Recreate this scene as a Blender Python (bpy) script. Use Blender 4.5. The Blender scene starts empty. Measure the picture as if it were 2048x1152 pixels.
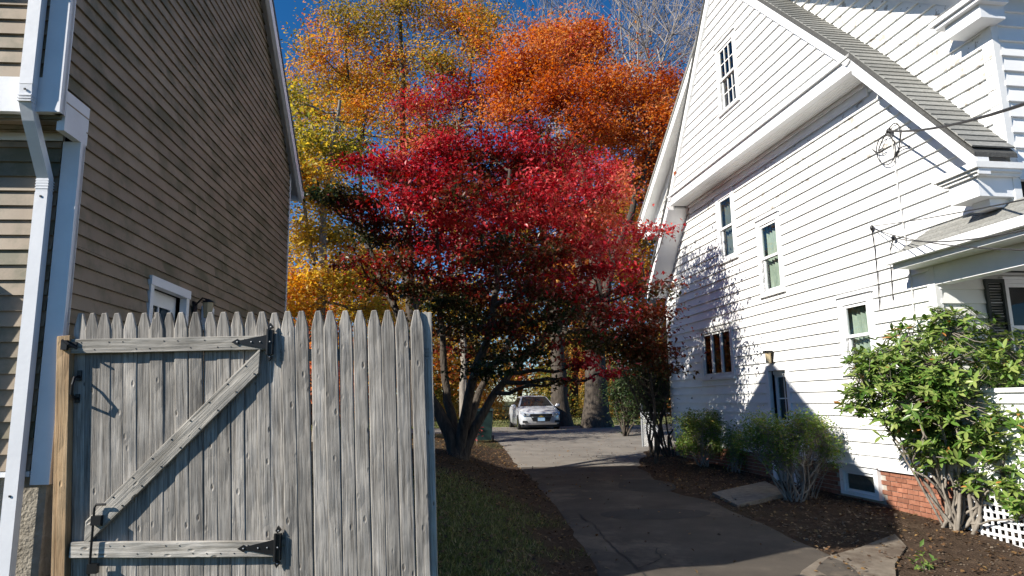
import bpy, math, random
import numpy as np
from mathutils import Vector, noise as mnoise
random.seed(7); rng = np.random.default_rng(11)
R = math.radians
sc = bpy.context.scene; col = sc.collection

# ------------------------------------------------------------------ camera, sky, sun, exposure
FPX, PITCH, ROLL, EYE = 1343.0, 0.167, -0.018, 1.55
cam_d = bpy.data.cameras.new('camera'); cam = bpy.data.objects.new('camera', cam_d); col.objects.link(cam)
cam_d.sensor_width = 36; cam_d.lens = 36*FPX/2048; cam_d.clip_start = .05; cam_d.clip_end = 3000
cam.location = (0, 0, EYE)
from mathutils import Matrix
cam.matrix_world = Matrix.Translation((0, 0, EYE)) @ Matrix.Rotation(math.pi/2+PITCH, 4, 'X') @ Matrix.Rotation(ROLL, 4, 'Z')
sc.camera = cam
SUN_AZ, SUN_EL = 29.0, 31.5                     # light travels SUN_AZ degrees from +x towards +y
w = bpy.data.worlds.new('World'); sc.world = w; w.use_nodes = True
nt = w.node_tree; bg = nt.nodes['Background']
sky = nt.nodes.new('ShaderNodeTexSky'); sky.sky_type = 'NISHITA'; sky.sun_disc = False
sky.sun_elevation = R(SUN_EL); sky.sun_rotation = math.atan2(-math.cos(R(SUN_AZ)), -math.sin(R(SUN_AZ)))
sky.altitude = 600; sky.air_density = 1.0; sky.dust_density = 0.0; sky.ozone_density = 6.0
hsv = nt.nodes.new('ShaderNodeHueSaturation'); hsv.inputs['Saturation'].default_value = 1.22
nt.links.new(sky.outputs[0], hsv.inputs['Color']); nt.links.new(hsv.outputs[0], bg.inputs[0]); bg.inputs[1].default_value = 0.068
sd = bpy.data.lights.new('sun', 'SUN'); sd.energy = 4.8; sd.angle = R(.53); sd.color = (1, .94, .84)
so = bpy.data.objects.new('sun', sd); col.objects.link(so)
ce = math.cos(R(SUN_EL))
tv = Vector((math.cos(R(SUN_AZ))*ce, math.sin(R(SUN_AZ))*ce, -math.sin(R(SUN_EL))))
so.rotation_euler = tv.to_track_quat('-Z', 'Y').to_euler(); so.location = (-20, -12, 20)
sc.view_settings.view_transform = 'Standard'; sc.view_settings.look = 'None'
sc.view_settings.exposure = 0.95; sc.view_settings.gamma = 1
sc.cycles.max_bounces = 6; sc.cycles.transparent_max_bounces = 8; sc.cycles.caustics_reflective = False; sc.cycles.caustics_refractive = False

# ------------------------------------------------------------------ picture ray -> place helpers (used only while building)
_c, _s, _cr, _sr = math.cos(PITCH), math.sin(PITCH), math.cos(ROLL), math.sin(ROLL)
def ray(px, py):
    a, b = px-1024, py-576
    x = _cr*a+_sr*b; y = -_sr*a+_cr*b
    up = -y/FPX
    return np.array([x/FPX, _c-up*_s, _s+up*_c])
def at(px, py, Y):
    d = ray(px, py); t = Y/d[1]
    return Vector((d[0]*t, Y, d[2]*t+EYE))
def gat(px, py, z):
    d = ray(px, py); t = (z-EYE)/d[2]
    return Vector((d[0]*t, d[1]*t, z))
class Frame:
    def __init__(s, o, ang, flip=1):
        s.o = np.array(o, float); s.u = np.array([math.sin(ang), math.cos(ang)]); s.n = flip*np.array([-s.u[1], s.u[0]])
    def P(s, a, off, z):
        p = s.o+s.u*a+s.n*off
        return (p[0], p[1], z)
    def hit(s, px, py, off=0):
        d = ray(px, py); o = s.o+s.n*off
        t = (o@s.n)/(d[:2]@s.n); p = d*t
        return float((p[:2]-s.o)@s.u), float(p[2]+EYE)

# ------------------------------------------------------------------ materials
def mat(name):
    m = bpy.data.materials.new(name); m.use_nodes = True
    n = m.node_tree.nodes; l = m.node_tree.links
    return m, n, l, n['Principled BSDF']
def N(n, t, **k):
    x = n.new('ShaderNode'+t)
    for a, b in k.items(): setattr(x, a, b)
    return x
def ramp(n, stops):
    r = n.new('ShaderNodeValToRGB'); e = r.color_ramp.elements
    while len(e) < len(stops): e.new(.5)
    for i, (p, c) in enumerate(stops):
        e[i].position = p; e[i].color = (c[0], c[1], c[2], 1) if hasattr(c, '__len__') else (c, c, c, 1)
    return r
def noisy(name, stops, scale=3, stretch=(1, 1, 1), rough=.8, bump=.1, bscale=None, detail=6, coord='Object', spec=.3, bdist=.02, rand=0.0, second=None):
    m, n, l, b = mat(name)
    tc = N(n, 'TexCoord'); mp = N(n, 'Mapping'); mp.inputs['Scale'].default_value = stretch
    l.new(tc.outputs[coord], mp.inputs[0])
    src = mp.outputs[0]
    if rand:
        oi = N(n, 'ObjectInfo'); vm = N(n, 'VectorMath', operation='ADD'); sc_ = N(n, 'VectorMath', operation='SCALE'); sc_.inputs['Scale'].default_value = 37
        cb = N(n, 'CombineXYZ'); l.new(oi.outputs['Random'], cb.inputs[0]); l.new(oi.outputs['Random'], cb.inputs[1]); l.new(oi.outputs['Random'], cb.inputs[2])
        l.new(cb.outputs[0], sc_.inputs[0]); l.new(src, vm.inputs[0]); l.new(sc_.outputs[0], vm.inputs[1]); src = vm.outputs[0]
    no = N(n, 'TexNoise'); no.inputs['Scale'].default_value = scale; no.inputs['Detail'].default_value = detail; no.inputs['Roughness'].default_value = .65
    l.new(src, no.inputs['Vector'])
    r = ramp(n, stops); l.new(no.outputs[0], r.inputs[0]); outc = r.outputs[0]
    if second:                                    # (scale, stops, lo, hi): blotches of another colour
        n2 = N(n, 'TexNoise'); n2.inputs['Scale'].default_value = second[0]; n2.inputs['Detail'].default_value = 8; n2.inputs['Roughness'].default_value = .7
        l.new(tc.outputs[coord] if not rand else src, n2.inputs['Vector'])
        rr = ramp(n, [(second[2], 0.0), (second[3], 1.0)]); l.new(n2.outputs[0], rr.inputs[0])
        mx = N(n, 'MixRGB'); l.new(rr.outputs[0], mx.inputs[0]); l.new(outc, mx.inputs[1]); mx.inputs[2].default_value = (*second[1], 1); outc = mx.outputs[0]
    if rand:
        hs = N(n, 'HueSaturation'); ml = N(n, 'MapRange'); ml.inputs[3].default_value = 1-rand; ml.inputs[4].default_value = 1+rand
        l.new(oi.outputs['Random'], ml.inputs[0]); l.new(ml.outputs[0], hs.inputs['Value']); l.new(outc, hs.inputs['Color']); outc = hs.outputs[0]
    l.new(outc, b.inputs['Base Color'])
    b.inputs['Roughness'].default_value = rough; b.inputs['Specular IOR Level'].default_value = spec
    if bump:
        nb = N(n, 'TexNoise'); nb.inputs['Scale'].default_value = bscale or scale*3; nb.inputs['Detail'].default_value = 8
        l.new(src, nb.inputs['Vector']); bp = N(n, 'Bump'); bp.inputs['Strength'].default_value = bump; bp.inputs['Distance'].default_value = bdist
        l.new(nb.outputs[0], bp.inputs['Height']); l.new(bp.outputs[0], b.inputs['Normal'])
    return m
def plain(name, c, rough=.5, metal=0, spec=.5):
    m, n, l, b = mat(name)
    tc = N(n, 'TexCoord'); no = N(n, 'TexNoise'); no.inputs['Scale'].default_value = 6; no.inputs['Detail'].default_value = 4
    l.new(tc.outputs['Object'], no.inputs['Vector'])
    r = ramp(n, [(.3, [v*.85 for v in c]), (.7, [min(1, v*1.1) for v in c])]); l.new(no.outputs[0], r.inputs[0]); l.new(r.outputs[0], b.inputs['Base Color'])
    b.inputs['Roughness'].default_value = rough; b.inputs['Metallic'].default_value = metal; b.inputs['Specular IOR Level'].default_value = spec
    return m
def wood_mat(name, dark, mid, light, knots=True):
    m, n, l, b = mat(name)
    tc = N(n, 'TexCoord'); oi = N(n, 'ObjectInfo')
    sc_ = N(n, 'VectorMath', operation='SCALE'); sc_.inputs['Scale'].default_value = 91
    cb = N(n, 'CombineXYZ')
    for i in range(3): l.new(oi.outputs['Random'], cb.inputs[i])
    l.new(cb.outputs[0], sc_.inputs[0]); ad = N(n, 'VectorMath', operation='ADD'); l.new(tc.outputs['Object'], ad.inputs[0]); l.new(sc_.outputs[0], ad.inputs[1])
    # wandering grain
    wn = N(n, 'TexNoise'); wn.inputs['Scale'].default_value = 2.2; l.new(ad.outputs[0], wn.inputs['Vector'])
    w2 = N(n, 'VectorMath', operation='SCALE'); w2.inputs['Scale'].default_value = .022; l.new(wn.outputs['Color'], w2.inputs[0])
    a2 = N(n, 'VectorMath', operation='ADD'); l.new(ad.outputs[0], a2.inputs[0]); l.new(w2.outputs[0], a2.inputs[1])
    mp = N(n, 'Mapping'); mp.inputs['Scale'].default_value = (1, 1, .028); l.new(a2.outputs[0], mp.inputs[0])
    g = N(n, 'TexNoise'); g.inputs['Scale'].default_value = 70; g.inputs['Detail'].default_value = 9; g.inputs['Roughness'].default_value = .7; l.new(mp.outputs[0], g.inputs['Vector'])
    r = ramp(n, [(.33, dark), (.48, mid), (.68, light)]); l.new(g.outputs[0], r.inputs[0])
    big = N(n, 'TexNoise'); big.inputs['Scale'].default_value = 3; big.inputs['Detail'].default_value = 5; l.new(ad.outputs[0], big.inputs['Vector'])
    rb = ramp(n, [(.3, .55), (.7, 1.15)]); l.new(big.outputs[0], rb.inputs[0])
    mu = N(n, 'MixRGB', blend_type='MULTIPLY'); mu.inputs[0].default_value = .8; l.new(r.outputs[0], mu.inputs[1]); l.new(rb.outputs[0], mu.inputs[2])
    outc = mu.outputs[0]; hgt = g.outputs[0]
    mk = N(n, 'Mapping'); mk.inputs['Scale'].default_value = (13, 0.001, 5.5); l.new(ad.outputs[0], mk.inputs[0])
    v = N(n, 'TexVoronoi'); v.inputs['Scale'].default_value = 1.0; l.new(mk.outputs[0], v.inputs['Vector'])
    rk = ramp(n, [(.045, .8), (.10, 0.0)]); l.new(v.outputs['Distance'], rk.inputs[0])
    mk2 = N(n, 'MixRGB'); l.new(rk.outputs[0], mk2.inputs[0]); l.new(outc, mk2.inputs[1]); mk2.inputs[2].default_value = (dark[0]*.6, dark[1]*.5, dark[2]*.42, 1)
    if knots: outc = mk2.outputs[0]
    hs = N(n, 'HueSaturation'); ml = N(n, 'MapRange'); ml.inputs[3].default_value = .72; ml.inputs[4].default_value = 1.22
    l.new(oi.outputs['Random'], ml.inputs[0]); l.new(ml.outputs[0], hs.inputs['Value']); l.new(outc, hs.inputs['Color'])
    l.new(hs.outputs[0], b.inputs['Base Color']); b.inputs['Roughness'].default_value = .82; b.inputs['Specular IOR Level'].default_value = .25
    # relief: grain plus dented, raised rings round the knots
    rr = ramp(n, [(.0, .3), (.07, .1), (.15, 1.0), (.6, .2)]); l.new(v.outputs['Distance'], rr.inputs[0])
    ma = N(n, 'MixRGB'); ma.inputs[0].default_value = .45; l.new(hgt, ma.inputs[1]); l.new(rr.outputs[0], ma.inputs[2])
    bp = N(n, 'Bump'); bp.inputs['Strength'].default_value = .9; bp.inputs['Distance'].default_value = .016
    l.new(ma.outputs[0], bp.inputs['Height']); l.new(bp.outputs[0], b.inputs['Normal'])
    return m
def leaf_mat(name, stops, trans=.35, rough=.5):
    m, n, l, b = mat(name)
    a = N(n, 'Attribute'); a.attribute_name = 'tint'
    r = ramp(n, stops); l.new(a.outputs['Fac'], r.inputs[0])
    l.new(r.outputs[0], b.inputs['Base Color']); b.inputs['Roughness'].default_value = rough; b.inputs['Specular IOR Level'].default_value = .35
    t = N(n, 'BsdfTranslucent'); hs = N(n, 'HueSaturation'); hs.inputs['Value'].default_value = 1.5; hs.inputs['Saturation'].default_value = 1.1
    l.new(r.outputs[0], hs.inputs['Color']); l.new(hs.outputs[0], t.inputs[0])
    mx = N(n, 'MixShader'); mx.inputs[0].default_value = trans; l.new(b.outputs[0], mx.inputs[1]); l.new(t.outputs[0], mx.inputs[2])
    l.new(mx.outputs[0], n['Material Output'].inputs[0])
    return m
def glass_mat(name, tint=(.9, .93, .95), refl=1.0):
    m, n, l, b = mat(name); n.remove(b)
    tr = N(n, 'BsdfTransparent'); tr.inputs[0].default_value = (*tint, 1)
    gl = N(n, 'BsdfGlossy'); gl.inputs['Roughness'].default_value = .02
    lw = N(n, 'LayerWeight'); lw.inputs[0].default_value = .5; pw = N(n, 'Math', operation='POWER'); pw.inputs[1].default_value = 3.5; l.new(lw.outputs['Facing'], pw.inputs[0]); f = N(n, 'Math', operation='MULTIPLY_ADD'); f.inputs[1].default_value = .9; f.inputs[2].default_value = .06; l.new(pw.outputs[0], f.inputs[0])
    ge = N(n, 'NewGeometry'); no = N(n, 'TexNoise'); no.inputs['Scale'].default_value = 1.3; tc = N(n, 'TexCoord'); l.new(tc.outputs['Object'], no.inputs[0])
    bp = N(n, 'Bump'); bp.inputs['Strength'].default_value = .08; bp.inputs['Distance'].default_value = .05; l.new(no.outputs[0], bp.inputs['Height']); l.new(bp.outputs[0], gl.inputs['Normal'])
    fm = N(n, 'Math', operation='MULTIPLY'); fm.inputs[1].default_value = refl; l.new(f.outputs[0], fm.inputs[0])
    mx = N(n, 'MixShader'); l.new(fm.outputs[0], mx.inputs[0]); l.new(tr.outputs[0], mx.inputs[1]); l.new(gl.outputs[0], mx.inputs[2])
    l.new(mx.outputs[0], n['Material Output'].inputs[0])
    return m
M = {}
M['vinyl'] = noisy('brown_vinyl', [(.3, (.20, .152, .105)), (.7, (.28, .222, .162))], 2.5, (1, 1, 1), .55, .15, 60, coord='Object', second=(1.4, (.11, .10, .06), .47, .62), rand=.06, spec=.35, bdist=.002)
M['wtrim'] = noisy('white_trim', [(.3, (.62, .63, .66)), (.7, (.74, .75, .78))], 2, (1, 1, 1), .4, .05, 30)
M['clap'] = noisy('white_clapboard', [(.3, (.74, .74, .73)), (.7, (.82, .82, .81))], 2, (1, 1, 1), .5, .12, 40, second=(5.5, (.42, .39, .36), .675, .70), rand=.03, bdist=.004)
M['clap_peel'] = noisy('peeling_clapboard', [(.3, (.72, .72, .70)), (.7, (.82, .82, .81))], 2, (1, 1, 1), .5, .15, 40, second=(7, (.38, .35, .31), .575, .59), rand=.03, bdist=.004)
M['ptrim'] = noisy('peeling_trim', [(.3, (.70, .70, .68)), (.7, (.80, .80, .79))], 3, (1, 1, 1), .5, .2, 30, second=(8, (.36, .33, .30), .66, .70), bdist=.004)
M['clean'] = noisy('clean_white', [(.3, (.74, .75, .76)), (.7, (.82, .82, .83))], 3, (1, 1, 1), .35, .03, 20)
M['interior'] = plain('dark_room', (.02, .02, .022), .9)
M['glass'] = glass_mat('window_glass', (.85, .9, .9), 1.0)
M['dglass'] = glass_mat('dim_glass', (.5, .55, .55), .8)
M['sglass'] = glass_mat('shaded_glass', (.3, .32, .32), .2)
M['curtain'] = noisy('sage_curtain', [(.35, (.20, .25, .20)), (.65, (.36, .40, .32))], 9, (1, 1, .3), .9, .1, 30)
M['blind'] = noisy('grey_blind', [(.3, (.26, .27, .25)), (.7, (.36, .37, .34))], 3, (1, 1, 1), .9, .05)
M['shutter'] = plain('black_shutter', (.025, .03, .028), .5)
M['shingle'] = noisy('grey_shingle', [(.3, (.15, .15, .14)), (.7, (.27, .27, .255))], 30, (1, 1, 1), .95, .4, 90, rand=.15, bdist=.004)
M['dshingle'] = noisy('dark_shingle', [(.3, (.05, .05, .05)), (.7, (.10, .10, .095))], 30, (1, 1, 1), .95, .4, 90)
M['brick'] = noisy('red_brick', [(.3, (.20, .075, .045)), (.7, (.33, .15, .095))], 14, (1, 1, 1), .9, .4, 50, rand=.28, bdist=.004)
M['mortar'] = noisy('mortar', [(.3, (.30, .27, .23)), (.7, (.42, .38, .33))], 20, (1, 1, 1), .95, .4, 70)
M['stucco'] = noisy('rough_concrete', [(.3, (.20, .18, .15)), (.7, (.34, .31, .26))], 8, (1, 1, 1), .95, .8, 45, bdist=.02)
M['picket'] = wood_mat('weathered_wood', (.10, .09, .078), (.29, .27, .245), (.46, .435, .40))
M['rail'] = wood_mat('rail_wood', (.17, .155, .13), (.38, .355, .315), (.56, .525, .475))
M['newwood'] = wood_mat('tan_post_wood', (.28, .17, .09), (.44, .30, .17), (.55, .40, .25))
M['iron'] = plain('black_iron', (.012, .012, .013), .4, .3)
M['steel'] = plain('galvanised', (.35, .36, .37), .45, .8)
M['bark'] = noisy('grey_brown_bark', [(.3, (.035, .028, .022)), (.7, (.10, .082, .066))], 14, (1, 1, .18), .95, .9, 30, bdist=.05)
M['bark2'] = noisy('pale_bark', [(.3, (.13, .11, .09)), (.7, (.30, .27, .23))], 12, (1, 1, .25), .9, .6, 30, bdist=.03)
M['twig'] = noisy('grey_twig', [(.3, (.16, .14, .125)), (.7, (.32, .29, .27))], 10, (1, 1, .3), .9, .3)
M['asphalt'] = noisy('worn_asphalt', [(.3, (.046, .039, .032)), (.55, (.074, .062, .05)), (.75, (.12, .10, .08))], 1.3, (1, 1, 1), .9, .5, 160, coord='Object', second=(.7, (.17, .135, .10), .53, .68), bdist=.006)
M['patch'] = noisy('tar_patch', [(.3, (.03, .028, .026)), (.7, (.055, .05, .045))], 3, bump=.5, bscale=120, bdist=.005, rough=.85)
M['court'] = noisy('sunlit_pale_asphalt', [(.3, (.15, .135, .115)), (.55, (.20, .18, .155)), (.75, (.26, .235, .20))], 1.3, bump=.5, bscale=160, bdist=.006, rough=.9)  # sunlight put into the colour: paler than the drive so the court looks lit
M['concrete'] = noisy('pale_concrete', [(.3, (.30, .27, .23)), (.7, (.42, .38, .33))], 4, (1, 1, 1), .9, .4, 90, bdist=.005)
M['black'] = plain('black_rubber', (.012, .012, .012), .8)
M['stone'] = noisy('mossy_slab', [(.3, (.14, .125, .10)), (.7, (.26, .23, .19))], 9, (1, 1, 1), .95, .6, 50)
M['rock'] = noisy('tan_rock', [(.3, (.26, .18, .12)), (.7, (.42, .31, .22))], 6, (1, 1, 1), .9, .5, 30)
M['cable'] = plain('cable_black', (.02, .02, .022), .6)
M['cable_w'] = plain('cable_white', (.55, .54, .52), .6)
M['amber'] = plain('lamp_glass', (.45, .36, .22), .2)
def ramp_leaf(name, cols, **k): return leaf_mat(name, [(i/(len(cols)-1), c) for i, c in enumerate(cols)], **k)
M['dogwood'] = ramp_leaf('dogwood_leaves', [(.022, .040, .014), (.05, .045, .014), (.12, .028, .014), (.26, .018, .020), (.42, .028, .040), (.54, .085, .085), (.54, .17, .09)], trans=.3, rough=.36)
M['dogwood_low'] = ramp_leaf('bronze_dogwood_leaves', [(.026, .05, .012), (.05, .055, .014), (.09, .04, .014), (.17, .03, .015), (.26, .05, .02)], trans=.38)
M['orange'] = ramp_leaf('orange_maple_leaves', [(.20, .045, .03), (.42, .10, .035), (.55, .17, .05), (.60, .28, .09), (.52, .13, .13)], trans=.45)
M['gold'] = ramp_leaf('gold_leaves', [(.13, .13, .035), (.28, .21, .045), (.50, .30, .06), (.56, .21, .06), (.48, .11, .09)], trans=.5)
M['yellow'] = ramp_leaf('yellow_leaves', [(.16, .18, .04), (.40, .31, .05), (.60, .40, .08), (.60, .22, .05)], trans=.5)
M['mixed'] = ramp_leaf('mixed_autumn_leaves', [(.07, .11, .02), (.24, .21, .05), (.48, .35, .09), (.52, .20, .05), (.26, .12, .05)], trans=.5)
M['green'] = ramp_leaf('dark_green_leaves', [(.012, .026, .010), (.024, .05, .016), (.05, .08, .02), (.10, .09, .03)], trans=.2)
M['azalea'] = ramp_leaf('azalea_leaves', [(.05, .10, .02), (.10, .18, .035), (.19, .26, .06), (.34, .24, .06)], trans=.35)
M['rhodo'] = ramp_leaf('rhododendron_leaves', [(.045, .10, .018), (.09, .17, .03), (.16, .24, .05), (.25, .30, .09), (.50, .20, .06)], trans=.22, rough=.33)
M['grass'] = ramp_leaf('grass_blades', [(.07, .08, .028), (.11, .14, .04), (.18, .21, .065), (.34, .29, .15)], trans=.3)
M['litter'] = ramp_leaf('fallen_leaf_litter', [(.04, .025, .016), (.08, .045, .025), (.14, .075, .035), (.28, .17, .06)], trans=.15)

# ------------------------------------------------------------------ mesh tools
class MB:
    def __init__(s): s.v = []; s.f = []
    def add(s, vs, fs):
        k = len(s.v); s.v += [tuple(p) for p in vs]; s.f += [tuple(i+k for i in f) for f in fs]; return s
    def hexa(s, p): return s.add(p, [(0, 3, 2, 1), (4, 5, 6, 7), (0, 1, 5, 4), (1, 2, 6, 5), (2, 3, 7, 6), (3, 0, 4, 7)])
    def box(s, x0, x1, y0, y1, z0, z1): return s.hexa([(x0, y0, z0), (x1, y0, z0), (x1, y1, z0), (x0, y1, z0), (x0, y0, z1), (x1, y0, z1), (x1, y1, z1), (x0, y1, z1)])
    def fb(s, fr, a0, a1, o0, o1, z0, z1):
        return s.hexa([fr.P(a0, o0, z0), fr.P(a1, o0, z0), fr.P(a1, o1, z0), fr.P(a0, o1, z0), fr.P(a0, o0, z1), fr.P(a1, o0, z1), fr.P(a1, o1, z1), fr.P(a0, o1, z1)])
    def prism(s, fr, poly, o0, o1):               # poly in (along, z), extruded across the wall
        n = len(poly); vs = [fr.P(a, o0, z) for a, z in poly]+[fr.P(a, o1, z) for a, z in poly]
        return s.add(vs, [tuple(range(n))[::-1], tuple(range(n, 2*n))]+[(i, (i+1) % n, n+(i+1) % n, n+i) for i in range(n)])
    def tube(s, pts, rad, n=6, cap=True):
        pts = [Vector(p) for p in pts]; m = len(pts)
        if not hasattr(rad, '__len__'): rad = [rad]*m
        k = len(s.v); prev = None
        for i, p in enumerate(pts):
            d = (pts[min(i+1, m-1)]-pts[max(i-1, 0)])
            d = d.normalized() if d.length > 1e-9 else Vector((0, 0, 1))
            if prev is None: a = d.cross(Vector((0.31, .11, .95))); a = a.normalized() if a.length > 1e-4 else Vector((1, 0, 0))
            else: a = (prev-d*prev.dot(d)).normalized()
            prev = a; b = d.cross(a)
            for j in range(n):
                t = 2*math.pi*j/n; s.v.append(tuple(p+(a*math.cos(t)+b*math.sin(t))*rad[i]))
        for i in range(m-1):
            for j in range(n):
                s.f.append((k+i*n+j, k+i*n+(j+1) % n, k+(i+1)*n+(j+1) % n, k+(i+1)*n+j))
        if cap: s.f.append(tuple(k+j for j in range(n))[::-1]); s.f.append(tuple(k+(m-1)*n+j for j in range(n)))
        return s
    def blob(s, c, r, seg=8, ring=6, jit=0.0):
        k = len(s.v); c = Vector(c); rx, ry, rz = r if hasattr(r, '__len__') else (r, r, r)
        for i in range(ring+1):
            a = math.pi*i/ring
            for j in range(seg):
                t = 2*math.pi*j/seg; q = 1+random.uniform(-jit, jit)
                s.v.append((c.x+rx*q*math.sin(a)*math.cos(t), c.y+ry*q*math.sin(a)*math.sin(t), c.z+rz*q*math.cos(a)))
        for i in range(ring):
            for j in range(seg): s.f.append((k+i*seg+j, k+(i+1)*seg+j, k+(i+1)*seg+(j+1) % seg, k+i*seg+(j+1) % seg))
        return s
def root_loc(p):
    while p.parent: p = p.parent
    return p.location
def build(name, mb, m, parent=None, smooth=False, loc=None):
    off = root_loc(parent) if parent else (loc or Vector((0, 0, 0)))
    me = bpy.data.meshes.new(name)
    me.from_pydata([(v[0]-off[0], v[1]-off[1], v[2]-off[2]) for v in mb.v], [], mb.f)
    me.materials.append(m if not isinstance(m, str) else M[m])
    o = bpy.data.objects.new(name, me); col.objects.link(o)
    if smooth: me.polygons.foreach_set('use_smooth', [True]*len(me.polygons))
    if parent: o.parent = parent
    else: o.location = off
    import bmesh
    if len(mb.f) < 20000:
        b = bmesh.new(); b.from_mesh(me); bmesh.ops.recalc_face_normals(b, faces=b.faces); b.to_mesh(me); b.free()
    return o
def thing(name, label, cat, loc, group=None, kind=None):
    o = bpy.data.objects.new(name, None); o.empty_display_size = .2; col.objects.link(o); o.location = loc
    o['label'] = label; o['category'] = cat
    if group: o['group'] = group
    return o
def tag(o, label, cat, group=None, kind=None):
    o['label'] = label; o['category'] = cat
    if group: o['group'] = group
    if kind: o['kind'] = kind
    return o

# ------------------------------------------------------------------ the ground
_ex = [(-5, 1.6), (3, 1.25), (6.2, .85), (8, .75), (10, .62), (12, .45), (14, .25), (16, .0), (18, -.15), (20, -.3), (23, -.6), (26, -1.4), (30, -6), (60, -8)]
_rx = [(-5, 3.2), (5, 3.1), (7.5, 3.3), (9.5, 3.1), (11, 2.7), (13, 2.6), (15, 2.7), (17, 3.1), (18.5, 3.6), (20, 5.0), (21.5, 8.5), (23, 14), (60, 16)]
def interp(t, y): return float(np.interp(y, [a for a, b in t], [b for a, b in t]))
def sstep(t): t = max(0, min(1, t)); return t*t*(3-2*t)
def g(x, y):
    b = -.045*(10-y) if y < 10 else min(.32, .02*(y-10))
    if y < 0: b = -.45
    e = interp(_ex, y)
    if x < e and y < 27: b += .52*sstep((e-x)/1.9)*(1-sstep((y-16)/8))
    if x > 3.4: b += -.06*sstep((9.5-y)/3)
    if y > 36: b += (y-36)*.012 if y < 120 else 1.0
    return b+.02*mnoise.noise(Vector((x*.9, y*.9, 0)))*(1 if not (e < x < interp(_rx, y)) else .4)
def axis(a, fine0, fine1, st, far):
    v = [fine0]
    while v[-1] < fine1: v.append(v[-1]+st)
    s = st
    while v[-1] < far: s *= 1.25; v.append(v[-1]+s)
    s = st
    while v[0] > -far: s *= 1.25; v.insert(0, v[0]-s)
    return v
xs = axis(0, -6, 10, .2, 900); ys = axis(0, 2, 36, .2, 900)
verts = [(x, y, g(x, y)-.008) for y in ys for x in xs]; nx = len(xs)
faces = [(j*nx+i, j*nx+i+1, (j+1)*nx+i+1, (j+1)*nx+i) for j in range(len(ys)-1) for i in range(nx-1)]
gm = MB(); gm.v = verts; gm.f = faces
m, n, l, b = mat('soil_and_grass')
a = N(n, 'Attribute'); a.attribute_name = 'turf'; tc = N(n, 'TexCoord')
n1 = N(n, 'TexNoise'); n1.inputs['Scale'].default_value = 5; n1.inputs['Detail'].default_value = 10; n1.inputs['Roughness'].default_value = .75; l.new(tc.outputs['Object'], n1.inputs[0])
r1 = ramp(n, [(.3, (.030, .020, .014)), (.55, (.070, .047, .032)), (.75, (.14, .10, .07))]); l.new(n1.outputs[0], r1.inputs[0])
n2 = N(n, 'TexNoise'); n2.inputs['Scale'].default_value = 40; n2.inputs['Detail'].default_value = 6; l.new(tc.outputs['Object'], n2.inputs[0])
r2 = ramp(n, [(.3, (.035, .034, .016)), (.55, (.07, .075, .026)), (.75, (.17, .13, .07))]); l.new(n2.outputs[0], r2.inputs[0])
mx = N(n, 'MixRGB'); l.new(a.outputs['Fac'], mx.inputs[0]); l.new(r1.outputs[0], mx.inputs[1]); l.new(r2.outputs[0], mx.inputs[2]); l.new(mx.outputs[0], b.inputs['Base Color'])
b.inputs['Roughness'].default_value = 1; b.inputs['Specular IOR Level'].default_value = .1
bp = N(n, 'Bump'); bp.inputs['Strength'].default_value = .9; bp.inputs['Distance'].default_value = .03; l.new(n2.outputs[0], bp.inputs['Height']); l.new(bp.outputs[0], b.inputs['Normal'])
ground = build('ground', gm, m, smooth=True); ground['kind'] = 'structure'
def turf(x, y):
    nz = mnoise.noise(Vector((x*1.1, y*1.1, 4)))*.5+mnoise.noise(Vector((x*3, y*3, 9)))*.25
    if y > 33: return .9
    e = interp(_ex, y)
    if x < e and y < 27: return max(0, min(1, (e-x-.25)*1.4+nz*2.2))*(1 if y < 9 else max(.15, 1-(y-9)/2.5)) if y < 20 else .7
    return max(0, nz*.4)
at_ = ground.data.attributes.new('turf', 'FLOAT', 'POINT'); at_.data.foreach_set('value', [turf(v[0], v[1]) for v in verts])
# driveway: from the viewer to the parking court behind the houses
dm = MB(); yy = np.arange(-2, 33.01, .25); K = 28
for y in yy:
    x0 = interp(_ex, y)+.07*mnoise.noise(Vector((0, y*1.6, 3)))+.03*mnoise.noise(Vector((5, y*6, 3))); x1 = interp(_rx, y)+.22*mnoise.noise(Vector((0, y*.9, 8)))+.05*mnoise.noise(Vector((0, y*5, 8)))
    for k in range(K+1):
        x = x0+(x1-x0)*k/K; dm.v.append((x, y, g(x, y)+(.006 if 0 < k < K else -.006)))
for j in range(len(yy)-1):
    for k in range(K): q = j*(K+1)+k; dm.f.append((q, q+1, q+K+2, q+K+1))
dm.f = [f for f in dm.f]
jn = next(i for i, y in enumerate(yy) if y >= 15.2)  # paving split at the shade line; the paler sunlit tone starts here
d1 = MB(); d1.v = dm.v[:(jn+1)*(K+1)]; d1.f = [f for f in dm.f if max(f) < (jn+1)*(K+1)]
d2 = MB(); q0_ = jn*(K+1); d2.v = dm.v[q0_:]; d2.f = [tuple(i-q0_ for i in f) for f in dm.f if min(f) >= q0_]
driveway = build('driveway', d1, 'asphalt', smooth=True); driveway['kind'] = 'structure'
court = build('parking_court', d2, 'court', smooth=True); court['kind'] = 'structure'
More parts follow.
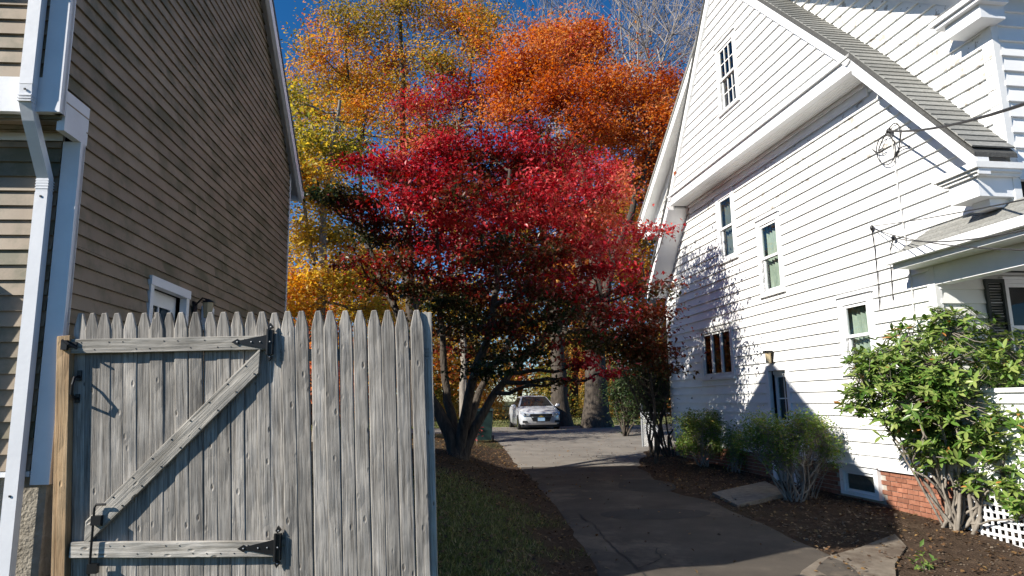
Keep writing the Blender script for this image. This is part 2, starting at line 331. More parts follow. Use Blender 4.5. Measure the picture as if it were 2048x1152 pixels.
# cracks: thin dark irregular strips in the asphalt
cm = MB()
for pts in ([(1.35, 6.2), (1.2, 7.2), (1.05, 8.2), (1.0, 9.0), (.82, 9.9)], [(1.9, 6.4), (2.4, 6.7), (2.9, 6.75), (3.3, 6.7)], [(1.2, 7.1), (1.5, 7.4), (1.55, 7.9)]):
    P = []
    for i in range(len(pts)-1):
        for t in np.linspace(0, 1, 9)[:-1]:
            x = pts[i][0]*(1-t)+pts[i+1][0]*t+random.uniform(-.022, .022); y = pts[i][1]*(1-t)+pts[i+1][1]*t+random.uniform(-.02, .02); P.append((x, y))
    for i in range(len(P)-1):
        (xa, ya), (xb, yb) = P[i], P[i+1]; wd = random.uniform(.004, .012); dx, dy = yb-ya, xa-xb; L_ = math.hypot(dx, dy)+1e-6; dx *= wd/L_; dy *= wd/L_
        cm.add([(xa-dx, ya-dy, g(xa, ya)+.012), (xa+dx, ya+dy, g(xa, ya)+.012), (xb+dx, yb+dy, g(xb, yb)+.012), (xb-dx, yb-dy, g(xb, yb)+.012)], [(0, 1, 2, 3)])
build('pavement_crack', cm, M['black'], driveway)
for cx, cy, ra, rb in ((1.9, 9.6, .75, .35), (2.3, 12.2, .5, .8)):
    pmx = MB(); n_ = 22; pp = [(cx+ra*math.cos(6.283*i/n_)*(1+.18*mnoise.noise(Vector((i*.9, cx, 0)))), cy+rb*math.sin(6.283*i/n_)*(1+.18*mnoise.noise(Vector((i*.9, cy, 3))))) for i in range(n_)]
    pmx.add([(x, y, g(x, y)+.0095) for x, y in pp]+[(cx, cy, g(cx, cy)+.012)], [(i, (i+1) % n_, n_) for i in range(n_)]); build('repair_patch', pmx, 'patch', driveway)
# concrete path at the near right
pm = MB(); pl = [(q.x, q.y) for q in (gat(px, py, -.20) for px, py in ((1560, 1230), (1605, 1158), (1640, 1136), (1720, 1110), (1792, 1090), (1815, 1108), (1790, 1135), (1800, 1230)))]
z = [g(x, y)+.014 for x, y in pl]; pm.add([(x, y, q) for (x, y), q in zip(pl, z)]+[(x, y, q-.1) for (x, y), q in zip(pl, z)], [tuple(range(8))]+[(i, (i+1) % 8, 8+(i+1) % 8, 8+i) for i in range(8)])
M['sandy'] = noisy('sandy_worn_path', [(.3, (.13, .105, .08)), (.55, (.21, .175, .135)), (.75, (.28, .235, .185))], 2.2, bump=.6, bscale=90, bdist=.008, rough=.95, second=(1.6, (.10, .075, .055), .5, .62))
path = build('path', pm, 'sandy'); path['kind'] = 'structure'

# ------------------------------------------------------------------ house kit
def siding(fr, parent, z0, z1, ex, lim, mtl, p=.02, holes=(), base=0.0, name='siding_board'):
    k = int(math.ceil((z1-z0)/ex-1e-6))
    for i in range(k):
        za, zb = z0+i*ex, min(z0+(i+1)*ex, z1)
        cuts = {za, zb}
        for (ha, hb, hz0, hz1) in holes:
            for q in (hz0, hz1):
                if za+.002 < q < zb-.002: cuts.add(q)
        cuts = sorted(cuts); pieces = []
        for c0, c1 in zip(cuts[:-1], cuts[1:]):
            a0, b0 = lim(c0); a1, b1 = lim(c1)
            segs = [(a0, b0, a1, b1)]
            for (ha, hb, hz0, hz1) in holes:
                if hz0 < (c0+c1)/2 < hz1:
                    ns = []
                    for (s0, e0, s1, e1) in segs:
                        if hb <= s0 or ha >= e0: ns.append((s0, e0, s1, e1)); continue
                        if ha > s0: ns.append((s0, ha, s1, ha))
                        if hb < e0: ns.append((hb, e0, hb, e1))
                    segs = ns
            if len(cuts) == 2:                       # butt joints: a long course is two or three boards
                js = []
                for (s0, e0, s1, e1) in segs:
                    if e0-s0 > 3.2:
                        q = s0+(e0-s0)*random.uniform(.28, .72); js += [(s0, q-.002, s1, q-.002), (q+.002, e0, q+.002, e1)] if s1 < q < e1 else [(s0, e0, s1, e1)]
                    else: js.append((s0, e0, s1, e1))
                segs = js
            f0 = 1-(c0-za)/ex*.8; f1 = 1-(c1-za)/ex*.8
            for (s0, e0, s1, e1) in segs:
                if e0-s0 < .01 and e1-s1 < .01: continue
                pieces.append((s0, e0, s1, e1, c0, c1, base+p*f0, base+p*f1))
        jt = random.uniform(-.0025, .0025)
        def add(mb, q):
            s0, e0, s1, e1, c0, c1, p0, p1 = q
            if e1 < s1: s1 = e1 = (s1+e1)/2
            mb.hexa([fr.P(s0, -.03, c0+jt), fr.P(e0, -.03, c0-jt), fr.P(e0, p0, c0-jt), fr.P(s0, p0, c0+jt), fr.P(s1, -.03, c1), fr.P(e1, -.03, c1), fr.P(e1, p1, c1), fr.P(s1, p1, c1)])
        if len(cuts) == 2:
            for q in pieces: mb = MB(); add(mb, q); build(name, mb, mtl, parent)
        elif pieces:
            mb = MB()
            for q in pieces: add(mb, q)
            build(name, mb, mtl, parent)
def window(fr, parent, a0, a1, z0, z1, cas=.1, mullv=0, mullh=0, double=True, curtain=None, glass='glass', trim='clean', off=.03, label=None, sill=True):
    """a0<a1, z0<z1 is the sash opening"""
    c = cas; mb = MB()
    mb.fb(fr, a0-c, a0, -.05, off+.012, z0-c*.5, z1+c); mb.fb(fr, a1, a1+c, -.05, off+.012, z0-c*.5, z1+c)
    mb.fb(fr, a0, a1, -.05, off+.012, z1, z1+c); mb.fb(fr, a0, a1, -.05, off+.010, z0-c*.5, z0)
    mb.fb(fr, a0-c-.03, a1+c+.03, -.02, off+.045, z1+c+.002, z1+c+.032)
    wn = build('window', mb, trim, parent)
    if label: wn['label'] = label
    if sill: build('sill', MB().fb(fr, a0-c-.03, a1+c+.03, -.02, off+.05, z0-c*.5-.045, z0-c*.5-.002), 'ptrim', wn)
    def sash(za, zb, o, nm):
        t = .045; s = MB(); s.fb(fr, a0+.004, a0+t, o-.03, o, za, zb); s.fb(fr, a1-t, a1-.004, o-.03, o, za, zb)
        s.fb(fr, a0+t, a1-t, o-.03, o, za, za+t); s.fb(fr, a0+t, a1-t, o-.03, o, zb-t, zb)
        for i in range(mullv): q = a0+t+(a1-a0-2*t)*(i+1)/(mullv+1); s.fb(fr, q-.009, q+.009, o-.028, o-.003, za+t, zb-t)
        for i in range(mullh): q = za+t+(zb-za-2*t)*(i+1)/(mullh+1); s.fb(fr, a0+t, a1-t, o-.026, o-.005, q-.009, q+.009)
        build('sash', s, trim, wn)
        build('pane', MB().add([fr.P(a0+t, o-.018, za+t), fr.P(a1-t, o-.018, za+t), fr.P(a1-t, o-.018, zb-t), fr.P(a0+t, o-.018, zb-t)], [(0, 1, 2, 3)]), glass, wn)
    if double:
        zm = (z0+z1)/2; sash(zm-.02, z1-.003, off-.01, 'a'); sash(z0+.003, zm+.02, off-.043, 'b')
    else: sash(z0+.003, z1-.003, off-.02, 'a')
    if curtain:
        k = 40; cmb = MB()
        for i in range(k+1):
            q = a0-.11+(a1-a0+.22)*i/k; o = -.125+.022*math.sin(i*1.15)+.008*math.sin(i*.37)
            cmb.v += [fr.P(q, o, z0-.02), fr.P(q, o, z1)]
        cmb.f = [(2*i, 2*i+2, 2*i+3, 2*i+1) for i in range(k)]
        build('curtain', cmb, curtain, wn, smooth=True)
    return wn
def roof_courses(fr, parent, a_top, z_top, a_bot, z_bot, o0, o1, mtl, ex=.13, name='shingle_strip', th=.012):
    L_ = math.hypot(a_bot-a_top, z_bot-z_top); k = int(L_/ex); da, dz = (a_bot-a_top)/L_, (z_bot-z_top)/L_
    na, nz = -dz, da
    if nz < 0: na, nz = -na, -nz
    for i in range(k):
        t0, t1 = i*ex-.03, (i+1)*ex
        p = [(a_top+da*t0, z_top+dz*t0), (a_top+da*t1, z_top+dz*t1), (a_top+da*t1+na*th*1.6, z_top+dz*t1+nz*th*1.6), (a_top+da*t0+na*th*.2, z_top+dz*t0+nz*th*.2)]
        j = random.uniform(-.004, .004)
        build(name, MB().prism(fr, p, o0, o1+j), mtl, parent)

# ------------------------------------------------------------------ LEFT: brown vinyl house
AL = -.093
oL = np.array([-3.13, 4.74])+np.array([math.sin(AL), math.cos(AL)])*(-.12)
L = Frame(oL, AL, -1)                                  # along = away from the viewer, out = towards the driveway
LF = Frame(oL, AL-math.pi/2, 1); LF.n = -L.u.copy(); LF.u = -L.n.copy()    # front face: along = to the left, out = towards the viewer
bh = thing('brown_house', 'tall brown vinyl-sided house with white corner boards at the left', 'house', (oL[0], oL[1], .3))
SF, EF = 6.2, 5.40                                      # far corner, eave height
JUT = .29                                               # the upper storey juts forward
RID_A, SLP, SLF = 3.5, .88, .70
def limL(z):
    a = -JUT if z > 3.6 else 0.0; bb = SF
    if z > 5.0:
        a = max(a, RID_A-(RID_Z-z)/SLF); bb = min(bb, RID_A+(RID_Z-z)/SLP)
    return (a, max(a, bb))
RID_Z = EF+(SF-RID_A)*SLP
d0, _ = L.hit(292, 600); d1, _ = L.hit(372, 600); DOORZ = 2.70
core = MB().prism(L, [(.12, .0), (SF-.05, .0), (SF-.05, EF-.1), (RID_A, RID_Z-.15), (-JUT+.12, 4.95), (-JUT+.12, 3.7), (.12, 3.7)], -9, -.12)
build('wall', core, 'interior', bh)
VE = .1075
siding(L, bh, 1.07, 3.65, VE, lambda z: (0.036, SF-.05), 'vinyl', .024, holes=[(d0, d1, .4, DOORZ)])
siding(L, bh, 3.65, RID_Z-.02, VE, limL, 'vinyl', .024)
siding(LF, bh, 1.15, 3.45, VE, lambda z: (.11, 4.5), 'vinyl', .024)
fU = Frame(oL+LF.n*JUT, 0, 1); fU.u = LF.u; fU.n = LF.n
siding(fU, bh, 3.80, 5.1, VE, lambda z: (.11, 4.5), 'vinyl', .024)
build('foundation', MB().fb(L, 0.06, SF-.05, -.2, -.02, -.3, 1.07), 'stucco', bh)
build('foundation', MB().fb(LF, .02, 4.5, -.25, -.03, -.3, 1.11), 'stucco', bh)
build('starter_strip', MB().fb(LF, .11, 4.5, -.03, .02, 1.113, 1.148), 'wtrim', bh)
def corner(fr, z0, z1, fs):
    mb = MB(); mb.fb(fs, 0, .105, -.03, .028, z0, z1); mb.fb(fr, .0, .035, -.03, .026, z0, z1); return mb
cb = MB().fb(LF, -.026, .095, -.03, .030, 1.06, 3.45); cb.fb(L, .001, .035, -.03, .026, 1.06, 3.45); build('corner_board', cb, 'wtrim', bh)
cb = MB().fb(fU, -.026, .105, -.03, .030, 3.55, 5.1); cb.fb(L, -JUT+.001, -JUT+.04, -.03, .026, 3.55, 5.1); build('corner_board', cb, 'wtrim', bh)
build('return_panel', MB().fb(L, -JUT+.05, .055, -.03, .022, 3.45, 3.74), 'wtrim', bh)
build('return_panel', MB().fb(fU, .105, 4.5, -.03, .024, 3.55, 3.80), 'wtrim', bh)
sf = MB().fb(fU, .0, 4.5, -JUT-.02, -.03, 3.525, 3.549)
build('soffit', sf, 'vinyl', bh)
for k in range(3): build('soffit_slat', MB().fb(fU, .02, 4.5, -.05-.085*k-.07, -.05-.085*k, 3.515, 3.524), 'vinyl', bh)
build('frieze_board', MB().fb(LF, .106, 4.5, -.01, .02, 3.46, 3.522), 'wtrim', bh)
cb = MB().fb(L, SF-.05, SF+.0, -.05, .026, 1.0, EF); build('corner_board', cb, 'wtrim', bh)
# roof with overhang and rake board
t = .16
for sgn, A1 in ((1, SF+.3), (-1, -JUT-.3)):
    z1 = RID_Z-abs(A1-RID_A)*(SLP if sgn > 0 else SLF)
    build('roof', MB().prism(L, [(RID_A, RID_Z+.03), (A1, z1+.03), (A1, z1+.03+t*.6), (RID_A, RID_Z+.03+t*.6)], -9, .16), 'dshingle', bh)
    build('rake_board', MB().prism(L, [(RID_A, RID_Z-.17), (A1, z1-.17), (A1, z1+.025), (RID_A, RID_Z+.025)], .10, .155), 'wtrim', bh)
    build('rake_soffit', MB().prism(L, [(RID_A, RID_Z-.06), (A1, z1-.06), (A1, z1-.03), (RID_A, RID_Z-.03)], -.03, .10), 'wtrim', bh)
    build('fascia', MB().fb(L, A1-.02 if sgn > 0 else A1, A1 if sgn > 0 else A1+.02, -9, .10, z1-.14, z1+.02), 'wtrim', bh)
build('gutter', MB().fb(L, SF+.31, SF+.42, -9, .15, EF-.32, EF-.2), 'wtrim', bh)
# side door behind the fence
db = MB(); zb = .75
db.fb(L, d0, d0+.07, -.03, .035, zb, DOORZ-.07); db.fb(L, d1-.07, d1, -.03, .035, zb, DOORZ-.07); db.fb(L, d0-.01, d1+.01, -.03, .045, DOORZ-.07, DOORZ+.012)
door = build('door', db, 'clean', bh)
build('door_panel', MB().fb(L, d0+.07, d1-.07, -.10, -.07, zb, 2.08).fb(L, d0+.07, d1-.07, -.10, -.07, 2.49, DOORZ-.07).fb(L, d0+.07, d0+.19, -.10, -.07, 2.08, 2.49).fb(L, d1-.19, d1-.07, -.10, -.07, 2.08, 2.49), 'clean', door)
build('pane', MB().fb(L, d0+.19, d1-.19, -.095, -.088, 2.08, 2.49), 'dglass', door)
build('muntin', MB().fb(L, (d0+d1)/2-.012, (d0+d1)/2+.012, -.088, -.075, 2.08, 2.49), 'clean', door)
# lamp, socket box beside the door
lz = 2.55; la = d1+.17
lm = thing('wall_lamp', 'black lantern on the brown siding beside the side door', 'wall lamp', L.P(la, .02, lz))
q = MB().fb(L, la-.05, la+.05, .017, .035, lz-.08, lz+.08); build('back_plate', q, 'iron', lm)
q = MB().tube([L.P(la, .03, lz+.04), L.P(la, .10, lz+.12), L.P(la, .16, lz+.10)], .009, 6); build('arm', q, 'iron', lm)
q = MB().tube([L.P(la, .16, lz+.11), L.P(la, .16, lz+.07)], [.01, .075], 8); build('lamp_cap', q, 'iron', lm)
q = MB().tube([L.P(la, .16, lz+.07), L.P(la, .16, lz-.09)], [.06, .04], 6); build('lamp_glass', q, 'amber', lm)
bx_ = tag(build('meter_box', MB().fb(L, la+.22, la+.34, .018, .10, 2.36, 2.62).fb(L, la+.235, la+.325, .10, .115, 2.38, 2.60), 'clean', loc=Vector(L.P(la+.2, 0, 2.4))), 'small white box on the brown siding right of the black lantern', 'box')
# downspout on the front face
ds = thing('downspout', 'white corrugated downspout kinking in under the overhang of the brown house', 'downspout', LF.P(.3, .05, .5))
def rect_tube(mb, pts, wx, wy, fr):                     # rectangular pipe along (along,out,z) points
    k = len(mb.v)
    for i, (a, o, z_) in enumerate(pts):
        pa, po, pz = pts[min(i+1, len(pts)-1)]; qa, qo, qz = pts[max(i-1, 0)]
        d = Vector((0, po-qo, pz-qz)).normalized(); nn = Vector((0, d.z, -d.y))
        for (sa, sn) in ((-1, -1), (1, -1), (1, 1), (-1, 1)):
            mb.v.append(fr.P(a+sa*wx/2, o+nn.y*sn*wy/2, z_+nn.z*sn*wy/2))
    for i in range(len(pts)-1):
        for j in range(4): mb.f.append((k+i*4+j, k+i*4+(j+1) % 4, k+(i+1)*4+(j+1) % 4, k+(i+1)*4+j))
    mb.f.append((k, k+1, k+2, k+3)); e = k+(len(pts)-1)*4; mb.f.append((e, e+1, e+2, e+3))
xu = fU.hit(60, 180) if False else None
aD = .17
pp = [(aD, JUT+.06, 4.9), (aD, JUT+.06, 3.72), (aD, JUT+.05, 3.60), (aD, JUT-.0, 3.50), (aD, .12, 3.24), (aD, .07, 3.16), (aD, .065, 3.05), (aD, .065, .45)]
q = MB(); rect_tube(q, pp[:2], .085, .065, LF); build('upper_pipe', q, 'wtrim', ds)
q = MB()
rect_tube(q, pp[1:7], .080, .062, LF); build('elbow', q, 'wtrim', ds)
q = MB(); rect_tube(q, pp[6:], .085, .065, LF); build('lower_pipe', q, 'wtrim', ds)
for z_ in (3.08, 3.10, 3.12, 3.14, 3.60, 3.62, 3.64): build('elbow_rib', MB().fb(LF, aD-.044, aD+.044, .028 if z_ < 3.3 else JUT+.018, .100 if z_ < 3.3 else JUT+.096, z_-.004, z_+.004), 'wtrim', ds)
for z_, o in ((3.02, .1), (1.0, .1), (3.68, JUT+.095)): build('screw', MB().fb(LF, aD-.006, aD+.006, o-.004, o+.004, z_-.006, z_+.006), 'iron', ds)
# white porch post further along the front
pp_ = thing('porch_post', 'white square post with a cap standing left of the downspout', 'post', LF.P(.84, .12, .3))
build('shaft', MB().fb(LF, .66, .78, .06, .18, .2, 2.5), 'clean', pp_); build('cap', MB().fb(LF, .635, .805, .035, .205, 2.502, 2.54), 'clean', pp_)

# ------------------------------------------------------------------ RIGHT: white clapboard house
AR = -.157
oW = gat(1557, 965, 0)
W = Frame((oW.x, oW.y), AR, 1)                          # along = away, out = towards the driveway
wh = thing('white_house', 'white clapboard house with a steep overhanging gable, peeling paint and brick base', 'house', (oW.x, oW.y, 0))
NEAR, LOW, FAR = -5.5, -4.2, 4.85
APA, APZ, MS = 0.0, 10.2, .704
def limW(z):
    a, b_ = (NEAR if z > 3.25 else LOW), (FAR+.25 if z > 4.5 else FAR-.12)
    if z > 6.1: a = max(a, APA-(APZ-z)/MS); b_ = min(b_, APA+(APZ-z)/MS)
    return (a, max(a, b_))
wins = dict(
    top=(-.50, .12, 7.22, 8.50), w1=(.93, 1.50, 4.48, 5.78), w2=(-.70, -.10, 3.50, 4.78), w3=(-2.92, -2.36, 1.95, 2.92), w4=(1.40, 2.74, 2.03, 2.98), bw=(-2.70, -2.00, .10, .42))
dr = (-.60, -.02, .02, 2.02)
holes = [wins[k] for k in ('w1', 'w2', 'w3', 'w4')]+[dr, (wins['bw'][0], wins['bw'][1], .1, .5)]
build('wall', MB().prism(W, [(LOW+.2, -.3), (FAR-.15, -.3), (FAR-.15, 4.5), (FAR, 4.5), (FAR, 6.0), (APA, APZ-.3), (NEAR+.15, 5.9), (NEAR+.15, 3.3), (LOW+.2, 3.3)], -9, -.16), 'interior', wh)
CE = .188
siding(W, wh, .49, 3.31, CE, lambda z: (LOW+.04, FAR-.12), 'clap', .042, holes=holes)
siding(W, wh, 3.31, 3.31+CE*9, CE, limW, 'clap', .042, holes=holes)
siding(W, wh, 3.31+CE*9, APZ-.12, CE, limW, 'clap_peel', .042, holes=holes)
cb = MB().fb(W, LOW-.03, LOW+.10, -.06, .034, .49, 3.18); build('corner_board', cb, 'clean', wh)
cb = MB().fb(W, NEAR-.03, NEAR+.12, -.06, .034, 3.3, 5.9); build('corner_board', cb, 'ptrim', wh)
cb = MB().fb(W, FAR+.2, FAR+.33, -.06, .034, 4.5, 5.9); cb.fb(W, FAR-.15, FAR-.02, -.06, .033, .49, 4.498); build('corner_board', cb, 'ptrim', wh)
# main roof, its rake and eave returns
OH = .38
for sg, A1 in ((1, 5.6), (-1, -5.78)):
    z1 = APZ-abs(A1-APA)*MS
    build('roof', MB().prism(W, [(APA, APZ+.06), (A1, z1+.06), (A1, z1+.15), (APA, APZ+.15)], -9, OH+.03), 'shingle', wh)
    build('rake_board', MB().prism(W, [(APA, APZ-.16), (A1, z1-.16), (A1, z1+.055), (APA, APZ+.055)], OH-.03, OH+.01), 'ptrim', wh)
    build('rake_soffit', MB().prism(W, [(APA, APZ-.02), (A1, z1-.02), (A1, z1+.01), (APA, APZ+.01)], -.02, OH-.03), 'ptrim', wh)
    build('frieze_board', MB().prism(W, [(APA, APZ-.32), (A1*.93, APZ-.32-abs(A1*.93)*MS), (A1*.93, APZ-.03-abs(A1*.93)*MS), (APA, APZ-.03)], -.02, .05), 'ptrim', wh)
    a0, a1 = (A1-.72, A1) if sg > 0 else (A1, A1+.72)
    b0, b1 = sorted((A1-sg*.10, A1-sg*.60))
    rt = build('eave_return', MB().fb(W, b0, b1, -.02, OH-.08, z1-.36, z1-.16), 'clean', wh)
    build('moulding', MB().fb(W, a0, a1, -.02, OH+.03, z1-.155, z1-.10).fb(W, a0+.03, a1-.03, -.02, OH-.01, z1-.20, z1-.157), 'clean', rt)
# steep bay gable standing proud of the wall
G0 = .50
PA, PZ = .05, 10.25
BL, BR = (3.02, 6.12), (-3.78, 6.12)
sL_ = (PZ-BL[1])/(BL[0]-PA); sR_ = (PZ-BR[1])/(PA-BR[0])
bay = Frame(W.o, AR, 1)
def limB(z): return (PA-(PZ-z)/sR_+.05, PA+(PZ-z)/sL_-.05)
bayF = Frame(W.o+W.n*(G0-.03), AR, 1)
siding(bayF, wh, 6.30, PZ-.25, CE, limB, 'clap', .042, holes=[wins['top']])
build('gable_wall', MB().prism(W, [(BR[0]+.05, 6.14), (BL[0]-.05, 6.14), (PA, PZ-.1)], .02, .2), 'interior', wh)
build('skirt_board', MB().fb(W, BR[0]+.02, BL[0]-.02, .40, G0+.02, 6.10, 6.298), 'clean', wh)
build('moulding', MB().fb(W, BR[0]-.02, BL[0]+.02, .40, G0+.07, 6.295, 6.335), 'ptrim', wh)
for k in range(6): build('soffit_plank', MB().fb(W, BR[0]+.04, BL[0]-.04, .03+.0615*k, .03+.0615*k+.058, 6.10, 6.12), 'ptrim', wh)
build('frieze_board', MB().fb(W, BR[0]+.35, BL[0]-.1, -.01, .060, 5.90, 6.097), 'clean', wh)
build('moulding', MB().fb(W, BR[0]+.35, BL[0]-.1, -.01, .10, 6.04, 6.095), 'clean', wh)
RE, LE = (-5.62, 4.12), (4.75, 4.30)
for nm, (e_a, e_z), sg in (('R', RE, -1), ('L', LE, 1)):
    ma, mz = (BR if sg < 0 else BL)
    A0, Z0 = PA, PZ
    build('bay_roof', MB().prism(W, [(A0, Z0+.05), (ma+sg*.02, mz+.13), (e_a, e_z), (e_a, e_z+.05), (ma+sg*.06, mz+.19), (A0, Z0+.11)], .03, G0+.07), 'dshingle', wh)
    # rake trim on the pediment, then the lower rake
    build('rake_board', MB().prism(W, [(A0, Z0-.20), (ma-sg*.10, mz+.08), (ma+sg*.02, mz+.125), (A0, Z0+.045)], G0-.02, G0+.05), 'ptrim', wh)
    build('rake_board', MB().prism(W, [(ma+sg*.02, mz-.10), (e_a, e_z-.20), (e_a, e_z-.01), (ma+sg*.02, mz+.12)], G0-.10, G0+.05), 'clean', wh)
    build('rake_soffit', MB().prism(W, [(ma+sg*.02, mz-.06), (e_a, e_z-.16), (e_a, e_z-.13), (ma+sg*.02, mz-.02)], .03, G0-.10), 'clean', wh)
    # shingle courses on this slope
    roof_courses(W, wh, A0, Z0+.12, ma+sg*.05, mz+.20, .03, G0+.075, 'shingle')
    roof_courses(W, wh, ma+sg*.05, mz+.20, e_a+sg*.03, e_z+.055, .03, G0+.075, 'shingle')
    b0, b1 = sorted((e_a-sg*.10, e_a-sg*.50))
    if sg < 0:
        rt = build('eave_return', MB().fb(W, b0, b1, -.02, G0-.02, e_z-.42, e_z-.20), 'clean', wh)
        c0, c1 = sorted((e_a+sg*.02, e_a-sg*.62))
        build('moulding', MB().fb(W, c0, c1, -.02, G0+.09, e_z-.13, e_z-.06).fb(W, c0+.03, c1-.03, -.02, G0+.05, e_z-.165, e_z-.132).fb(W, c0+.06, c1-.06, -.02, G0+.02, e_z-.198, e_z-.167), 'ptrim', rt)
        build('bed_moulding', MB().fb(W, b0+.08, b1-.08, -.02, G0-.22, e_z-.52, e_z-.422), 'clean', rt)
# windows
window(bayF, wh, *wins['top'], mullv=2, mullh=1, glass='dglass', cas=.10, trim='ptrim', off=.035, label='narrow attic window with many small panes in the gable')
window(W, wh, *wins['w1'], glass='dglass', curtain='blind', cas=.12, off=.035)
window(W, wh, *wins['w2'], curtain='curtain', cas=.11, off=.035)
window(W, wh, *wins['w3'], curtain='curtain', cas=.12, off=.035)
a0, a1, z0, z1 = wins['w4']
w4 = window(W, wh, a0, a1, z0, z1, cas=.11, double=False, glass='sglass', trim='ptrim', off=.035, label='wide three-pane window with peeling frame')
for k in (1, 2): q = a0+(a1-a0)*k/3; build('mullion', MB().fb(W, q-.035, q+.035, -.02, .03, z0+.05, z1-.05), 'ptrim', w4)
a0, a1, z0, z1 = wins['bw']
bwn = window(W, wh, a0, a1, z0, z1, cas=.085, double=False, glass='dglass', curtain='blind', off=.05, sill=False, label='low basement window in the brick base')
# side door
db = MB(); db.fb(W, dr[0]-.10, dr[0], -.03, .045, .0, dr[3]+.1); db.fb(W, dr[1], dr[1]+.10, -.03, .045, .0, dr[3]+.1); db.fb(W, dr[0], dr[1], -.03, .045, dr[3], dr[3]+.1)
sdoor = build('door', db, 'clean', wh); sdoor['label'] = 'narrow white side door with a pane in its upper half'
zs = [0.05, .18, 1.0, 1.15, 1.90, dr[3]]
build('door_panel', MB().fb(W, dr[0]+.002, dr[1]-.002, -.12, -.08, .03, 1.12).fb(W, dr[0]+.002, dr[1]-.002, -.12, -.08, 1.9, dr[3]-.002).fb(W, dr[0]+.002, dr[0]+.09, -.12, -.08, 1.12, 1.9).fb(W, dr[1]-.09, dr[1]-.002, -.12, -.08, 1.12, 1.9), 'ptrim', sdoor)
build('pane', MB().fb(W, dr[0]+.09, dr[1]-.09, -.11, -.10, 1.12, 1.9), 'dglass', sdoor)
build('muntin', MB().fb(W, dr[0]+.09, dr[1]-.09, -.10, -.085, 1.50, 1.525).fb(W, (dr[0]+dr[1])/2-.01, (dr[0]+dr[1])/2+.01, -.10, -.088, 1.12, 1.9), 'ptrim', sdoor)
sw = MB(); k = 16
for i in range(k+1):
    q = dr[0]+.005+(dr[1]-dr[0]-.01)*i/k; sw.v += [W.P(q, -.05, dr[3]-.055-(.03 if i % 2 else 0)), W.P(q, -.05, dr[3])]
sw.f = [(2*i, 2*i+2, 2*i+3, 2*i+1) for i in range(k)]; build('valance', sw, 'clean', sdoor)
# lamp over the door
lm = thing('door_lamp', 'small cylindrical lamp over the narrow side door of the white house', 'wall lamp', W.P(-.18, .03, 2.26))
build('back_plate', MB().fb(W, -.24, -.12, .02, .045, 2.16, 2.38), 'iron', lm); build('lamp_cap', MB().fb(W, -.25, -.11, .045, .17, 2.35, 2.39), 'iron', lm)
build('lamp_glass', MB().tube([W.P(-.18, .105, 2.35), W.P(-.18, .105, 2.16)], [.055, .05], 10), 'amber', lm)
# brick base: near end brick by brick, the rest joined
build('mortar', MB().fb(W, LOW, FAR-.1, -.3, -.012, -.5, .487), 'mortar', wh)
bs = MB().fb(W, 0, .198, -.03, 0, 0, .058); rowsz = [.42-.0665*i for i in range(11)]
def brick(parent, a, z_, wdt=.198):
    j = random.uniform(-.002, .003)
    build('brick', MB().fb(W, a, a+wdt, -.03, .004+j, z_, z_+.056), 'brick', parent)
for ri, z_ in enumerate(rowsz):
    a = LOW+.0 + (.1 if ri % 2 else 0); step = .205 if ri != 6 else .105; wd = step-.009
    if ri % 2 and ri != 6: brick(wh, LOW, z_, .09)
    while a < -1.6:
        if not (wins['bw'][0]-.17 < a+wd/2 < wins['bw'][1]+.17 and z_ > .02): brick(wh, a, z_, wd)
        a += step
bj = MB()
for ri, z_ in enumerate(rowsz[:8]):
    a = -1.6+(.1 if ri % 2 else 0)
    while a < FAR-.3: 
        if not (dr[0]-.25 < a < dr[1]+.1): bj.fb(W, a, a+.196, -.03, .003, z_, z_+.056)
        a += .205
o = build('brickwork', bj, 'brick', wh); o['kind'] = 'stuff'
build('drip_board', MB().fb(W, LOW-.02, wins['bw'][0]-.1, -.02, .05, .488, .51), 'clean', wh)
# porch: front wall under its roof, roof, gutter, beam, half wall and lattice
FW = Frame(W.P(LOW, 0, 0)[:2], 0, 1); FW.u = -W.n.copy(); FW.n = -W.u.copy()     # along = into the house side, out = towards the viewer
def fhit(px, py):
    d = ray(px, py); t = (FW.o@FW.n)/(d[:2]@FW.n); p = d*t; return float((p[:2]-FW.o)@FW.u), float(p[2]+EYE)
s0, zt = fhit(1962, 567); s1, _ = fhit(2000, 567)
wa = s1+.05; wb = wa+.85; wz0 = fhit(2020, 745)[1]; wz1 = zt
siding(FW, wh, .62, 3.1, CE, lambda z: (.03, 3.2), 'clap', .042, holes=[(wa, wb, wz0, wz1)])
window(FW, wh, wa, wb, wz0, wz1, glass='dglass', cas=.05, off=.035, label='front window under the porch roof beside a black shutter')
sh = MB().fb(FW, s0, s0+.04, .03, .07, wz0-.05, wz1+.05).fb(FW, s1-.04, s1, .03, .07, wz0-.05, wz1+.05).fb(FW, s0+.04, s1-.04, .03, .07, wz1, wz1+.05).fb(FW, s0+.04, s1-.04, .03, .07, wz0-.05, wz0)
sho = build('shutter', sh, 'shutter', wh); k = int((wz1-wz0)/.036)
for i in range(k):
    zz = wz0+.036*i+.004; build('louvre', MB().hexa([FW.P(s0+.042, .036, zz+.022), FW.P(s1-.042, .036, zz+.022), FW.P(s1-.042, .062, zz), FW.P(s0+.042, .062, zz), FW.P(s0+.042, .036, zz+.028), FW.P(s1-.042, .036, zz+.028), FW.P(s1-.042, .062, zz+.006), FW.P(s0+.042, .062, zz+.006)]), 'shutter', sho)
PO = .38
pr = MB()
h0 = W.P(-3.92, PO, 3.34); h1 = W.P(-8.6, PO, 3.34); t0 = W.P(-4.3, .03, 3.66); t1 = W.P(-8.6, .03, 3.66); t2 = W.P(-8.6, -2.8, 4.6); h2 = W.P(-8.6, -2.8, 4.0)
dn = lambda p, q=.05: (p[0], p[1], p[2]-q)
wl = W.P(-3.92, .03, 3.34)
